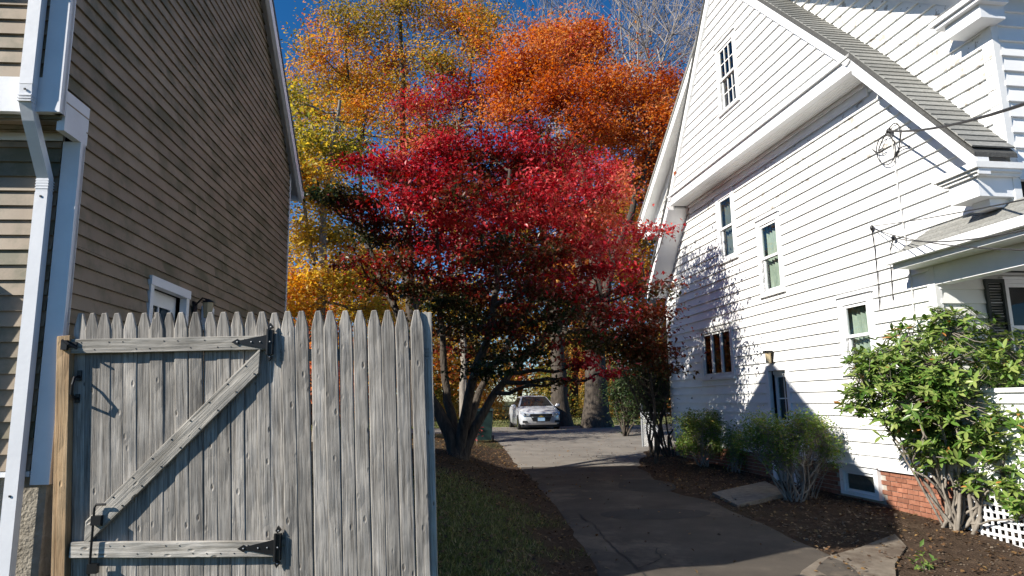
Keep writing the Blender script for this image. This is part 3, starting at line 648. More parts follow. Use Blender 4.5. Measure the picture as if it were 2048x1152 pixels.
pr.add([h0, h1, t1, t0, dn(h0), dn(h1), dn(t1, .4), dn(t0, .4), wl, dn(wl)], [(0, 1, 2, 3), (0, 3, 8), (0, 8, 9, 4), (0, 4, 5, 1), (4, 9, 7), (4, 7, 6, 5)])
build('porch_roof', pr, 'dshingle', wh)
for i in range(6):                                      # courses of the low roof
    f0, f1 = i/6, (i+1)/6+.03
    def lp(f, dz):
        a = Vector(h0).lerp(Vector(t0), f); bq = Vector(h1).lerp(Vector(t1), f); a.z += dz; bq.z += dz; return a, bq
    a, bq = lp(min(f0, 1), .016); c, d = lp(min(f1, 1), .006)
    build('shingle_strip', MB().add([a, bq, d, c, dn(a, .014), dn(bq, .014), dn(d, .004), dn(c, .004)], [(0, 1, 2, 3), (4, 5, 1, 0), (0, 3, 7, 4), (7, 6, 5, 4), (3, 2, 6, 7)]), 'shingle', wh)
gt = MB().prism(FW, [(-PO-.10, 3.24), (-PO, 3.24), (-PO, 3.345), (-PO-.02, 3.33), (-PO-.085, 3.26), (-PO-.10, 3.345)], -.30, 4.4)
build('gutter', gt, 'clean', wh)
build('porch_fascia', MB().fb(W, -8.6, -3.95, PO-.03, PO-.002, 3.17, 3.28), 'clean', wh)
build('porch_soffit', MB().fb(W, -8.6, -3.95, -.1, PO-.03, 3.18, 3.20), 'ptrim', wh)
build('porch_beam', MB().fb(W, -8.6, LOW-.032, -.16, .02, 2.93, 3.178), 'clean', wh)
build('porch_ceiling', MB().fb(W, -8.6, LOW-.05, -4, -.16, 3.12, 3.15), 'ptrim', wh)
build('porch_floor', MB().fb(W, -8.2, LOW-.05, -4, -.06, .50, .58), 'clean', wh)
siding(W, wh, .49, 1.55, CE, lambda z: (-7.6, LOW-.04), 'clap', .042)
build('porch_cap', MB().fb(W, -7.6, LOW-.04, -.14, .06, 1.55, 1.60), 'clean', wh)
build('porch_panel', MB().fb(W, -7.6, LOW-.04, -.13, -.032, .49, 1.55), 'clean', wh)
build('corner_post', MB().fb(W, -7.7, -7.5, -.16, .03, -.4, 2.93), 'clean', wh)
lt = MB(); a = -7.5
while a < LOW-.1: lt.fb(W, a, a+.03, -.02, -.008, -.45, .48); a += .085
z_ = -.42
while z_ < .45: lt.fb(W, -7.5, LOW-.05, -.008, .002, z_, z_+.03); z_ += .085
build('lattice', lt, 'clean', wh)
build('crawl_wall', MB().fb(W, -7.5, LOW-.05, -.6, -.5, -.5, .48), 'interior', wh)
build('gable_wall', MB().fb(FW, .06, 5.5, -.3, -.16, .3, 3.2), 'interior', wh)
# upper front face of the house, past the near corner board
FU = Frame(W.P(NEAR, 0, 0)[:2], 0, 1); FU.u = -W.n.copy(); FU.n = -W.u.copy()
siding(FU, wh, 3.9, 6.4, CE, lambda z: (.05, 3.0), 'clap', .042)

# wires and brackets on the white wall
def wire(name, label, pts, r, m='cable'):
    P = [Vector(p) for p in pts]; o = build(name, MB().tube(P, r, 5), m, loc=P[0]); return tag(o, label, 'cable')
def wp(px, py, off): a, z_ = W.hit(px, py, off); return W.P(a, off, z_)
ins = thing('cable_bracket', 'service bracket high on the white wall where the loose loops of wire hang', 'bracket', wp(1778, 262, .03))
c = wp(1778, 262, .08); build('insulator', MB().blob(c, .04, 8, 6), 'iron', ins, smooth=True); build('hook', MB().tube([wp(1778, 262, .03), c, wp(1776, 270, .11)], .008, 5), 'steel', ins)
far1 = Vector(wp(1778, 262, .1)); e1 = at(2300, 110, 3.0)
def sag(a, b_, s, n=14): a = Vector(a); b_ = Vector(b_); return [a.lerp(b_, i/n)-Vector((0, 0, s*4*(i/n)*(1-i/n))) for i in range(n+1)]
wire('service_cable', 'thick black service cable running from the upper bracket past the rake board', sag(far1, e1, .12), .014)
lp_ = []
for i in range(30):
    t_ = i/29; lp_.append(wp(1745+70*t_+12*math.sin(t_*13), 285+26*math.sin(t_*9)+14*math.cos(t_*17), .07+.02*math.sin(t_*7)))
wire('cable_loop', 'tangled loops of thin dark wire under the upper bracket', lp_, .009)
wire('cable_loop', 'single hanging loop of wire left of the pale conduit', [wp(1772+16*math.sin(t_)*1.2, 300-30*math.cos(t_), .08) for t_ in np.linspace(0, 6.1, 20)], .008)
wire('conduit', 'thin pale conduit running down the white wall from the upper bracket to the porch roof', [wp(1781, 268, .05), wp(1786, 300, .045), wp(1796, 380, .045), wp(1806, 450, .045), wp(1814, 500, .045), wp(1822, 560, .045), wp(1828, 640, .045)], .010, 'cable_w')
ins2 = thing('cable_bracket', 'lower left bracket on the white wall where two wires split off', 'bracket', wp(1744, 456, .03))
build('insulator', MB().blob(wp(1744, 456, .07), (.03, .03, .045), 8, 6), 'iron', ins2, smooth=True)
ins3 = thing('cable_bracket', 'lower right bracket just above the porch roof end', 'bracket', wp(1787, 476, .03))
build('insulator', MB().blob(wp(1787, 476, .07), (.03, .03, .04), 8, 6), 'iron', ins3, smooth=True)
wire('service_cable', 'thin wire rising right from the lower left bracket', sag(wp(1746, 452, .08), at(2300, 345, 3.2), .03), .006)
wire('service_cable', 'black wire running right from the lower left bracket across the porch roof', sag(wp(1748, 458, .09), at(2300, 500, 3.0), .10), .006)
wire('service_cable', 'black wire running right from the bracket above the porch roof', sag(wp(1789, 476, .09), at(2300, 395, 3.0), .12), .007)
wire('drop_wire', 'thin dark wire hanging down the wall from the lower left bracket', [wp(1744, 462, .05), wp(1750, 500, .04), wp(1756, 560, .04), wp(1760, 620, .04)], .008)
wire('drop_wire', 'thin wire hanging down the wall from the bracket above the porch roof', [wp(1786, 480, .05), wp(1780, 500, .04), wp(1783, 560, .04), wp(1786, 600, .04)], .008)

# ------------------------------------------------------------------ FENCE AND GATE
FG = Frame((-3.2, 4.58), 0, 1); FG.u = np.array([math.cos(.093), math.sin(.093)]); FG.n = np.array([math.sin(.093), -math.cos(.093)])    # along = right, out = towards the viewer
LEAN = -.022
def picket_mesh(seed, h=1.86, wd=.0925, th=.018):
    r = random.Random(seed); mb = MB(); hw = wd/2-.001; j = lambda s: r.uniform(-s, s)
    prof = [(-hw, 0)]
    m_ = 9
    for i in range(1, m_): prof.append((-hw+j(.0018), (h-.125)*i/m_))
    prof += [(-hw, h-.125), (-hw*.82, h-.085), (-hw*.42, h-.012+j(.005)), (-hw*.3, h), (hw*.3, h), (hw*.42, h-.012+j(.005)), (hw*.82, h-.085), (hw, h-.125)]
    for i in range(m_-1, 0, -1): prof.append((hw+j(.0018), (h-.125)*i/m_))
    prof.append((hw, 0)); n_ = len(prof)
    # cupped front: front outline inset, with a slight crown along the middle
    V = [(x, th/2, z) for x, z in prof]+[(x, -th/2+.004, z) for x, z in prof]+[(x*.86, -th/2, min(z, h-.006) if z > h-.13 else z) for x, z in prof]
    mb.add(V, [tuple(range(n_))]+[(i, (i+1) % n_, n_+(i+1) % n_, n_+i) for i in range(n_)]+[(n_+i, n_+(i+1) % n_, 2*n_+(i+1) % n_, 2*n_+i) for i in range(n_)]+[tuple(range(2*n_, 3*n_))[::-1]])
    me = bpy.data.meshes.new('picket'); me.from_pydata(mb.v, [], mb.f); me.materials.append(M['picket'])
    import bmesh
    b_ = bmesh.new(); b_.from_mesh(me); bmesh.ops.recalc_face_normals(b_, faces=b_.faces); b_.to_mesh(me); b_.free()
    return me
pmesh = [picket_mesh(i) for i in range(9)]
yawF = math.atan2(FG.u[1], FG.u[0])
def picket(parent, a, off, z0, k, lean=LEAN, hs=1.0, xs_=1.0):
    o = bpy.data.objects.new('picket', pmesh[k % 9]); col.objects.link(o); p = FG.P(a, off, z0); rl = parent.location
    o.parent = parent; o.location = (p[0]-rl[0], p[1]-rl[1], p[2]-rl[2]); o.rotation_euler = (random.uniform(-.004, .004), lean+random.uniform(-.0035, .0035), yawF+random.uniform(-.035, .035)); o.scale = (xs_, 1, hs); return o
gate = thing('wooden_gate', 'weathered picket gate with a diagonal brace and black strap hinges', 'gate', FG.P(.1, 0, .35))
panel = thing('picket_fence', 'weathered grey fence panel of plain pickets right of the gate', 'fence', FG.P(1.6, 0, .33))
tops = [153, 177, 203, 228, 254, 281, 307, 332, 359, 386, 414, 441, 468, 496, 521.5]
fixd = [547, 576, 604, 634, 662, 690, 718, 747, 775, 804, 834]
def fa(px, py=640): d = ray(px, py); t = (FG.o@FG.n)/(d[:2]@FG.n); p = d*t; return float((p[:2]-FG.o)@FG.u)
def stand(px):                                         # foot position and lean of the picket whose tip shows at px
    tp = fa(px, 622); ft = fa(px+float(np.interp(px, [150, 550, 850], [-1, 10, 15])), 1135); return ft, math.atan2(tp-ft, 1.83)
for i, px in enumerate(tops): ft, ln = stand(px); picket(gate, ft, -.045, .42, i, ln, .965, 1.0)
for i, px in enumerate(fixd): ft, ln = stand(px); picket(panel, ft, -.02 if i else -.045, .31 if i else .32, i+4, ln, 1.025 if i else 1.015, 1.055)
# gate frame: rails, brace (in front of the pickets)
def beam(name, a0, z0, a1, z1, wd, o0, o1, m_, parent, cut=None):
    """board between two points in the fence plane; local z along the board so the grain follows it"""
    d = Vector((a1-a0, z1-z0)); L_ = d.length; d.normalize(); p = Vector((-d.y, d.x))
    h = wd/2; mb = MB()
    e0 = cut[0] if cut else (0, 0); e1 = cut[1] if cut else (0, 0)
    pts = [(-h, e0[0]), (h, e0[1]), (h, L_+e1[1]), (-h, L_+e1[0])]
    V = [(x, y, z) for y in (-(o0), -(o1)) for x, z in pts]
    mb.add(V, [(0, 1, 2, 3), (7, 6, 5, 4), (0, 4, 5, 1), (1, 5, 6, 2), (2, 6, 7, 3), (3, 7, 4, 0)])
    me = bpy.data.meshes.new(name); me.from_pydata(mb.v, [], mb.f); me.materials.append(M[m_])
    import bmesh
    b_ = bmesh.new(); b_.from_mesh(me); bmesh.ops.recalc_face_normals(b_, faces=b_.faces); bmesh.ops.bevel(b_, geom=b_.edges[:], offset=.003, segments=1, affect='EDGES'); b_.to_mesh(me); b_.free()
    o = bpy.data.objects.new(name, me); col.objects.link(o); P0 = FG.P(a0, 0, z0); rl = parent.location; o.parent = parent
    o.location = (P0[0]-rl[0], P0[1]-rl[1], P0[2]-rl[2])
    ang = math.atan2(d.x, d.y); o.rotation_euler = (Matrix.Rotation(yawF, 3, 'Z') @ Matrix.Rotation(ang, 3, 'Y')).to_euler()
    return o
def fz(px, py): d = ray(px, py); t = (FG.o@FG.n)/(d[:2]@FG.n); p = d*t; return float((p[:2]-FG.o)@FG.u), float(p[2]+EYE)
tl, tr_ = fz(146, 693), fz(540, 685); bl_, br_ = fz(146, 1100), fz(548, 1098)
beam('rail', tl[0]-.02, tl[1], tr_[0], tr_[1], .098, -.034, .006, 'rail', gate)
beam('rail', bl_[0]-.02, bl_[1], br_[0], br_[1], .10, -.034, .006, 'rail', gate)
b0, b1 = fz(176, 1062), fz(518, 722)
br = beam('brace', b0[0], b0[1], b1[0], b1[1], .115, -.034, .004, 'rail', gate, cut=((.03, -.085), (.07, -.06)))
nails = MB()
for i in range(9):
    t_ = (i+.5)/9
    for s_ in (-.03, .03):
        a_ = b0[0]+(b1[0]-b0[0])*t_+s_; z_ = b0[1]+(b1[1]-b0[1])*t_-s_*.9
        nails.fb(FG, a_-.004, a_+.004, .004, .008, z_-.004, z_+.004)
for i in range(14):
    for (pa, pz), (qa, qz) in (((tl[0], tl[1]), (tr_[0], tr_[1])), ((bl_[0], bl_[1]), (br_[0], br_[1]))):
        t_ = (i+.6)/14.5; a_ = pa+(qa-pa)*t_; z_ = pz+(qz-pz)*t_+random.choice((-.025, .025)); nails.fb(FG, a_-.003, a_+.003, .006, .009, z_-.003, z_+.003)
build('nail_heads', nails, 'iron', gate)['kind'] = 'stuff'
# black strap hinges
def hinge(px, py):
    a_, z_ = fz(px, py); h_ = MB()
    vs = [(a_-.005, z_-.05), (a_-.005, z_+.05), (a_-.19, z_+.012), (a_-.19, z_-.012)]
    h_.add([FG.P(x, .008, z) for x, z in vs]+[FG.P(x, .014, z) for x, z in vs], [(0, 1, 2, 3), (7, 6, 5, 4), (0, 4, 5, 1), (1, 5, 6, 2), (2, 6, 7, 3), (3, 7, 4, 0)])
    vs = [(a_-.188, z_), (a_-.205, z_+.024), (a_-.245, z_), (a_-.205, z_-.024)]
    h_.add([FG.P(x, .008, z) for x, z in vs]+[FG.P(x, .014, z) for x, z in vs], [(0, 1, 2, 3), (7, 6, 5, 4), (0, 4, 5, 1), (1, 5, 6, 2), (2, 6, 7, 3), (3, 7, 4, 0)])
    h_.fb(FG, a_, a_+.035, -.025, .018, z_-.085, z_+.085)
    for s_ in (-1, 1):
        vs = [(a_+.012, z_+s_*.088), (a_-.004, z_+s_*.105), (a_+.012, z_+s_*.135), (a_+.034, z_+s_*.105)]
        h_.add([FG.P(x, -.02, z) for x, z in vs]+[FG.P(x, .008, z) for x, z in vs], [(0, 1, 2, 3), (7, 6, 5, 4), (0, 4, 5, 1), (1, 5, 6, 2), (2, 6, 7, 3), (3, 7, 4, 0)])
    h_.tube([FG.P(a_+.002, .018, z_-.09), FG.P(a_+.002, .018, z_+.09)], .011, 8)
    o = build('strap_hinge', h_, 'iron', gate)
    bo = MB()
    for q in (-.05, -.11, -.205): bo.blob(FG.P(a_+q, .016, z_), .0065, 6, 4)
    for q in (-.105, .105, 0): bo.blob(FG.P(a_+.018, .012 if q else .022, z_+q), .0065, 6, 4)
    build('bolt', bo, 'steel', o)
hinge(536, 684); hinge(551, 1094)
# latch, pull handle, drop rod
a_, z_ = fz(147, 690)
q = MB().fb(FG, a_-.06, a_+.03, .008, .02, z_-.02, z_+.02).fb(FG, a_-.06, a_-.02, .02, .045, z_-.035, z_+.03).tube([FG.P(a_-.05, .05, z_+.03), FG.P(a_+.0, .06, z_), FG.P(a_+.05, .045, z_-.03)], .008, 6)
build('latch', q, 'iron', gate)
a_, z_ = fz(152, 770)
q = MB().tube([FG.P(a_, -.03, z_+.06), FG.P(a_+.0, .03, z_+.05), FG.P(a_+.01, .065, z_), FG.P(a_+.005, .06, z_-.06), FG.P(a_, .0, z_-.09), FG.P(a_, -.03, z_-.09)], .009, 8)
q.fb(FG, a_-.014, a_+.014, -.036, -.026, z_+.03, z_+.10).fb(FG, a_-.014, a_+.014, -.036, -.026, z_-.12, z_-.06)
build('pull_handle', q, 'iron', gate)
a_, z_ = fz(194, 1008)
q = MB().tube([FG.P(a_+.07, .03, z_), FG.P(a_+.01, .03, z_), FG.P(a_, .03, z_-.02), FG.P(a_, .03, z_-.60)], .008, 8)
build('drop_rod', q, 'iron', gate)
for zz in (z_-.10, z_-.40): build('rod_bracket', MB().fb(FG, a_-.012, a_+.05, .006, .042, zz-.03, zz+.03), 'iron', gate)
# posts
po = thing('gate_post', 'tan newer-wood post between the brown house and the gate', 'post', FG.P(0, 0, .2))
a_, z_ = fz(130, 672)
beam('post_shaft', fa(130, 1130), .05, a_, z_, .085, -.07, .02, 'newwood', po)
po2 = thing('fence_post', 'grey post behind the free right end of the fence panel', 'post', FG.P(2.6, -.1, .2))
ar = fa(850, 622); beam('post_shaft', fa(866, 1140), .05, ar+.005, 2.2, .08, -.12, -.035, 'rail', po2)
po3 = thing('fence_post', 'grey hinge post standing behind the joint of gate and fence panel', 'post', FG.P(1.5, -.1, .2))
beam('post_shaft', fa(556)+.045, .05, fa(556), 2.1, .09, -.15, -.06, 'rail', po3)
for zz in (.65, 1.9): beam('back_rail', fa(548)+.04, zz, ar+.03, zz, .085, -.075, -.034, 'rail', panel)

# ------------------------------------------------------------------ leaves and trees
def leaves_mesh(name, P, size, m, parent, tint, droop=0.0, aspect=.55, curl=.25, smin=.7, upb=.6):
    n_ = len(P); 
    nrm = rng.normal(size=(n_, 3)); nrm[:, 2] = np.abs(nrm[:, 2])+upb; nrm /= np.linalg.norm(nrm, axis=1)[:, None]
    d = rng.normal(size=(n_, 3)); d[:, 2] -= droop; d -= nrm*(d*nrm).sum(1)[:, None]; d /= np.linalg.norm(d, axis=1)[:, None]
    s_ = np.cross(nrm, d); L_ = size*rng.uniform(smin, 1.3, n_)[:, None]; Wd = L_*aspect*.5
    tip = P+d*L_; base = P; mid = P+d*L_*.45
    v0 = base; v1 = mid+s_*Wd+nrm*L_*curl*.35; v2 = tip-nrm*L_*curl*.3; v3 = mid-s_*Wd+nrm*L_*curl*.35
    V = np.stack([v0, v1, v2, v3], 1).reshape(-1, 3)-np.array(root_loc(parent))[None] if parent else np.stack([v0, v1, v2, v3], 1).reshape(-1, 3)
    idx = np.arange(n_)*4
    F = np.stack([idx, idx+1, idx+2, idx, idx+2, idx+3], 1).reshape(-1)
    me = bpy.data.meshes.new(name); me.vertices.add(n_*4); me.vertices.foreach_set('co', V.astype(np.float32).ravel())
    me.loops.add(n_*6); me.loops.foreach_set('vertex_index', F.astype(np.int32)); me.polygons.add(n_*2)
    me.polygons.foreach_set('loop_start', (np.arange(n_*2)*3).astype(np.int32)); me.polygons.foreach_set('loop_total', np.full(n_*2, 3, np.int32))
    me.update(calc_edges=True)
    a_ = me.attributes.new('tint', 'FLOAT', 'FACE'); a_.data.foreach_set('value', np.repeat(np.clip(tint, 0, 1), 2).astype(np.float32))
    me.materials.append(M[m]); o = bpy.data.objects.new(name, me); col.objects.link(o)
    if parent: o.parent = parent
    return o
def wiggle(a, b_, k, amp, bow=0.0):
    a = Vector(a); b_ = Vector(b_); L_ = (b_-a).length; out = []
    sd_ = random.random()*99
    for i in range(k+1):
        t_ = i/k; p = a.lerp(b_, t_); e = math.sin(math.pi*t_)
        p += Vector((mnoise.noise(Vector((sd_, t_*2.5, 0))), mnoise.noise(Vector((sd_, t_*2.5, 5))), mnoise.noise(Vector((sd_, t_*2.5, 9)))))*amp*L_*e+Vector((0, 0, bow*L_*e)); out.append(p)
    return out
def crown_tree(name, label, cat, base, trunk, blobs, leafm, size, per, nclump, bark='bark', r0=.3, limb_r=.1, flat=.6, clump_r=.4, droop=.3, tintf=None, group=None, low=None, shell=.55, twigs=True, aspect=.55, stray=.16):
    """trunk: points of the main stem(s); blobs: (centre, (rx,ry,rz)); one trunk mesh, one crown mesh"""
    t = thing(name, label, cat, base, group)
    tb = MB(); tips = []
    for pts, ra, rb in trunk:
        k = len(pts)
        P = []
        for i in range(k-1):
            seg = wiggle(pts[i], pts[i+1], 5, .05)
            P += seg if i == 0 else seg[1:]
        rad = [ra+(rb-ra)*(i/(len(P)-1))**.8 for i in range(len(P))]
        if Vector(pts[0])[2] < base[2]+.3: rad[0] *= 1.35; rad[1] *= 1.12
        tb.tube(P, rad, 10 if ra > .1 else 7, cap=False); tips += list(zip(P[len(P)//3:], rad[len(P)//3:]))
    centers = []; 
    tot = sum((b_[1][0]*b_[1][2]) for b_ in blobs)
    lb = MB()
    for c, r in blobs:
        c = Vector(c)
        # attach the limb to the stem point that is close and below
        best = min(tips, key=lambda q: (q[0]-c).length+max(0, q[0].z-c.z)*2+ (0 if q[0].z < c.z else 1))
        k = 7; path = wiggle(best[0], c, k, .12, bow=-.04); rr = min(best[1]*.8, limb_r)
        lb.tube(path, [rr*(1-i/k*.72) for i in range(k+1)], 6, cap=False)
        m_ = max(3, int(nclump*(r[0]*r[2])/tot))
        for i in range(m_):
            v = Vector(rng.normal(size=3)); v.normalize(); q = random.random()**shell
            p = c+Vector((v.x*r[0]*q, v.y*r[1]*q, v.z*r[2]*q)); centers.append(p)
            if twigs and random.random() < .6:
                s0_ = path[random.randint(k//2, k)]; tw = wiggle(s0_, p, 4, .12, bow=.03); r_ = rr*.22
                lb.tube(tw, [r_, r_*.8, r_*.55, r_*.4, r_*.2], 4, cap=False)
    build('trunk', tb, bark, t, smooth=True); build('limbs', lb, bark, t, smooth=True)
    C = np.array([tuple(c) for c in centers]); n_ = len(C)*per
    ci = rng.integers(0, len(C), n_)
    P = C[ci]+rng.normal(size=(n_, 3))*np.array([clump_r, clump_r, clump_r*flat])*np.where(rng.uniform(size=n_) < stray, 2.4, 1)[:, None]*rng.uniform(.5, 1.4, len(C))[ci][:, None]
    ct = np.clip(.5+np.array([mnoise.noise(Vector((c[0]*.33, c[1]*.33, c[2]*.4+7))) for c in C])*1.1+rng.normal(size=len(C))*.12, 0, 1)
    tint = ct[ci]*.62+rng.uniform(0, 1, n_)*.38
    if tintf is not None: tint = tintf(P, tint)
    leaves_mesh('crown', P, size, leafm, t, tint, droop, aspect=aspect)
    return t
def pblob(px, py, rx, ry, Y, dpt=1.0):                  # blob given by where it shows at distance Y
    s_ = Y/FPX*1.03; c = at(px, py, Y); return (c, (rx*s_, rx*s_*dpt, ry*s_))

# the red dogwood
DY = 12.8; db_ = gat(915, 935, .30); DY = db_.y
dz = g(db_.x, db_.y)
db_ = Vector((db_.x, db_.y, dz-.05))
def dp(px, py, dy=0): p = at(px, py, DY+dy); return p
stems = [
    ([db_, dp(900, 870, 0), dp(858, 790, .1), dp(800, 640, .6), dp(740, 500, 1.0), dp(700, 410, 1.2)], .17, .03),
    ([db_+Vector((0, .05, 0)), dp(908, 860, .2), dp(890, 760, .4), dp(880, 600, .3), dp(870, 400, .1)], .14, .03),
    ([db_+Vector((.04, 0, 0)), dp(925, 860, -.1), dp(940, 780, -.5), dp(980, 650, -1.0), dp(1010, 480, -1.2), dp(1020, 340, -1)], .14, .03),
    ([db_+Vector((.08, -.03, 0)), dp(950, 855, 0), dp(990, 785, .1), dp(1070, 690, .2), dp(1180, 600, .3), dp(1290, 560, .1)], .12, .025),
    ([db_+Vector((.05, .08, 0)), dp(935, 850, .3), dp(965, 770, .7), dp(1060, 600, 1.3), dp(1150, 430, 1.5)], .12, .03),
]
bl = []
for (x, y, rx, ry, dd) in [(980, 310, 130, 50, 0), (900, 300, 70, 30, .4), (840, 330, 110, 45, .5), (760, 330, 70, 35, 0), (1110, 330, 110, 50, .2), (1050, 275, 60, 25, .8), (1190, 380, 80, 35, -.3), (1225, 340, 45, 20, -.2),
                           (740, 400, 90, 26, -.2), (690, 398, 60, 18, -.5), (655, 393, 50, 14, -.6), (620, 386, 32, 9, -.8), (860, 400, 120, 40, -1.3), (1000, 410, 130, 45, -1.6), (1120, 420, 110, 35, 1.4),
                           (880, 480, 130, 32, 1.5), (770, 470, 80, 28, .4), (720, 520, 60, 18, -.6), (990, 500, 120, 35, -1.8), (1110, 490, 110, 30, -.9), (1210, 460, 80, 22, .2), (1290, 463, 45, 12, -.3), (1330, 461, 28, 7, -.4),
                           (830, 570, 110, 30, .2), (940, 580, 110, 32, 1.6), (1060, 570, 120, 32, -1.9), (1180, 540, 110, 26, -.6), (1270, 575, 70, 15, -.8), (1320, 575, 36, 9, -.9), (1190, 500, 90, 25, 1.5),
                           (900, 650, 90, 28, 1.0), (1000, 655, 100, 30, -1.4), (1110, 630, 90, 30, -1.6), (1210, 615, 80, 24, -.9), (1240, 640, 40, 14, -1.2),
                           (980, 735, 65, 20, -1.5), (950, 700, 70, 22, .8), (1085, 700, 60, 22, -1.5), (1165, 725, 55, 14, -1.6), (1225, 742, 32, 8, -1.8), (1120, 760, 40, 10, -1.2),
                           (900, 440, 110, 30, .2), (1040, 450, 120, 30, -.4), (930, 530, 110, 30, 0), (1070, 530, 110, 28, .6), (820, 520, 70, 25, -.8), (1000, 615, 110, 28, .3), (880, 610, 80, 26, -.6), (1140, 590, 90, 24, .6), (760, 440, 80, 22, .5), (1180, 430, 70, 26, .3), (980, 370, 140, 40, .6), (860, 360, 90, 30, -.8), (1100, 380, 90, 36, -1.2)]:
    bl.append(pblob(x, y, rx, ry, DY+dd, .8))
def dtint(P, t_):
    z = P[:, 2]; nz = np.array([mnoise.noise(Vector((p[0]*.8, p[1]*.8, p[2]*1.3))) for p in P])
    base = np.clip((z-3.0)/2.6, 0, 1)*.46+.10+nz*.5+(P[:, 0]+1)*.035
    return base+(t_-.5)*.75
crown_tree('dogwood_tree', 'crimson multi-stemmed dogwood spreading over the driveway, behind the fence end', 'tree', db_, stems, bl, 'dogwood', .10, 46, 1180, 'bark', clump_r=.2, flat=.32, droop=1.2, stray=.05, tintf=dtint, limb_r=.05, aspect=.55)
bl = [pblob(x, y, rx, ry, Y, .8) for (x, y, rx, ry, Y) in [(1270, 665, 60, 22, 15.0), (1310, 700, 40, 18, 15), (1260, 715, 50, 16, 15.4), (1310, 625, 40, 14, 15), (1215, 690, 50, 14, 15), (1330, 735, 22, 12, 15), (1180, 670, 50, 14, 15.2)]]
q0 = at(1312, 905, 15.6); q0.z = g(q0.x, q0.y)-.03
crown_tree('young_dogwood', 'slight bronze-leaved tree between the driveway and the far end of the white wall', 'tree', q0, [([q0, at(1308, 800, 15.5), at(1290, 700, 15.3), at(1285, 640, 15)], .04, .015)], bl, 'dogwood_low', .10, 34, 150, 'bark', clump_r=.2, flat=.35, droop=1.2, limb_r=.025)

# big maples behind
def big(name, label, bx, by_, Y, trunk_px, r0, blobs, lm_, size, per, ncl, leafr=.55, group='autumn trees behind the houses', bark='bark', flat=.7, cat='tree', dpt=.8):
    b_ = at(bx, by_, Y); b_.z = g(b_.x, b_.y)-.1
    tr = [([b_]+[at(x, y, Y+dd) for x, y, dd in tp], r0*rs, r0*rs*.25) for tp, rs in trunk_px]
    return crown_tree(name, label, cat, b_, tr, [pblob(x, y, rx, ry, Y+dd, dpt) for x, y, rx, ry, dd in blobs], lm_, size, per, ncl, bark, clump_r=leafr, flat=flat, droop=.5, group=group, limb_r=r0*.3)
big('maple_tree', 'old maple with a thick dark trunk and rust-orange crown above the driveway end', 1195, 862, 31,
    [([(1190, 700, 0), (1195, 560, 0), (1180, 400, .5), (1150, 250, 0)], 1), ([(1195, 720, 0), (1215, 560, -.3), (1265, 420, -1), (1300, 300, -1)], .6), ([(1190, 650, 0), (1150, 500, 1), (1080, 330, 1.5), (1050, 200, 1)], .5)], .60,
    [(1060, 120, 75, 60, 0), (1150, 100, 80, 55, 1), (1100, 190, 80, 45, -1.5), (1210, 170, 80, 55, -1), (1290, 200, 60, 50, 1), (1330, 240, 50, 60, -1), (1230, 270, 75, 45, 1.5), (1300, 310, 65, 40, 0), (1020, 170, 45, 60, 1), (1180, 250, 60, 40, -2), (1340, 160, 30, 30, 0), (1090, 70, 55, 25, 1), (1255, 350, 50, 25, -1), (1190, 60, 40, 20, .5), (1320, 350, 45, 35, .5), (1290, 400, 40, 25, -.5), (1350, 290, 30, 35, 0), (1000, 230, 40, 25, .5)], 'orange', .17, 64, 700, leafr=.42)
big('maple_tree', 'second dark trunk just right of the white car, gold crown half hidden by the dogwood', 1122, 858, 33,
    [([(1115, 720, 0), (1110, 560, 0), (1130, 420, .5)], 1), ([(1116, 700, 0), (1150, 600, -.3), (1230, 480, 0)], .5)], .50,
    [(1240, 420, 60, 45, 0), (1290, 480, 50, 40, 1), (1200, 500, 60, 40, 0), (1130, 330, 60, 40, 2), (1270, 540, 60, 30, 0), (1100, 540, 60, 40, 0)], 'gold', .17, 40, 340, leafr=.5)
big('oak_tree', 'tall tree with olive-gold and brown leaves behind the dogwood, reaching the top of the picture', 830, 858, 36,
    [([(822, 620, 0), (812, 400, 0), (805, 200, .5), (800, 40, 0)], 1), ([(820, 600, 0), (770, 400, 0), (715, 250, .5), (690, 80, 0)], .55), ([(826, 640, 0), (880, 420, 0), (925, 230, -1), (945, 90, 0)], .6)], .40,
    [(800, 20, 90, 50, 0), (700, 60, 90, 60, 1), (630, 100, 50, 50, -1), (900, 40, 80, 50, 1), (960, 90, 45, 70, 0), (660, 170, 90, 45, 1.5), (880, 130, 80, 45, -1.5), (780, 130, 80, 45, 1.5), (940, 190, 50, 40, 0), (730, 230, 70, 35, -1), (850, 220, 70, 30, 2), (900, 260, 50, 25, 1), (620, 220, 50, 40, 0), (740, 180, 80, 40, .5), (820, 270, 70, 25, -1), (700, 280, 60, 25, 1), (970, 30, 40, 30, 1), (1000, 150, 35, 40, 0)], 'gold', .18, 54, 640, leafr=.48)
big('yellow_tree', 'yellow-leaved tree right beside the far edge of the brown house', 640, 862, 23,
    [([(640, 650, 0), (645, 480, 0), (660, 320, .5), (680, 200, 0)], 1), ([(640, 600, 0), (610, 420, 0), (590, 300, 0)], .6)], .22,
    [(620, 290, 50, 45, 0), (680, 310, 50, 40, 1), (600, 360, 40, 40, -1), (650, 400, 60, 40, .5), (610, 470, 45, 40, 0), (680, 480, 50, 40, 1), (620, 560, 60, 40, -1), (700, 560, 60, 40, 0), (740, 620, 60, 30, 1), (600, 620, 50, 30, 0), (760, 540, 50, 35, 2), (580, 200, 26, 40, 0)], 'yellow', .15, 40, 420, leafr=.33, bark='bark2')
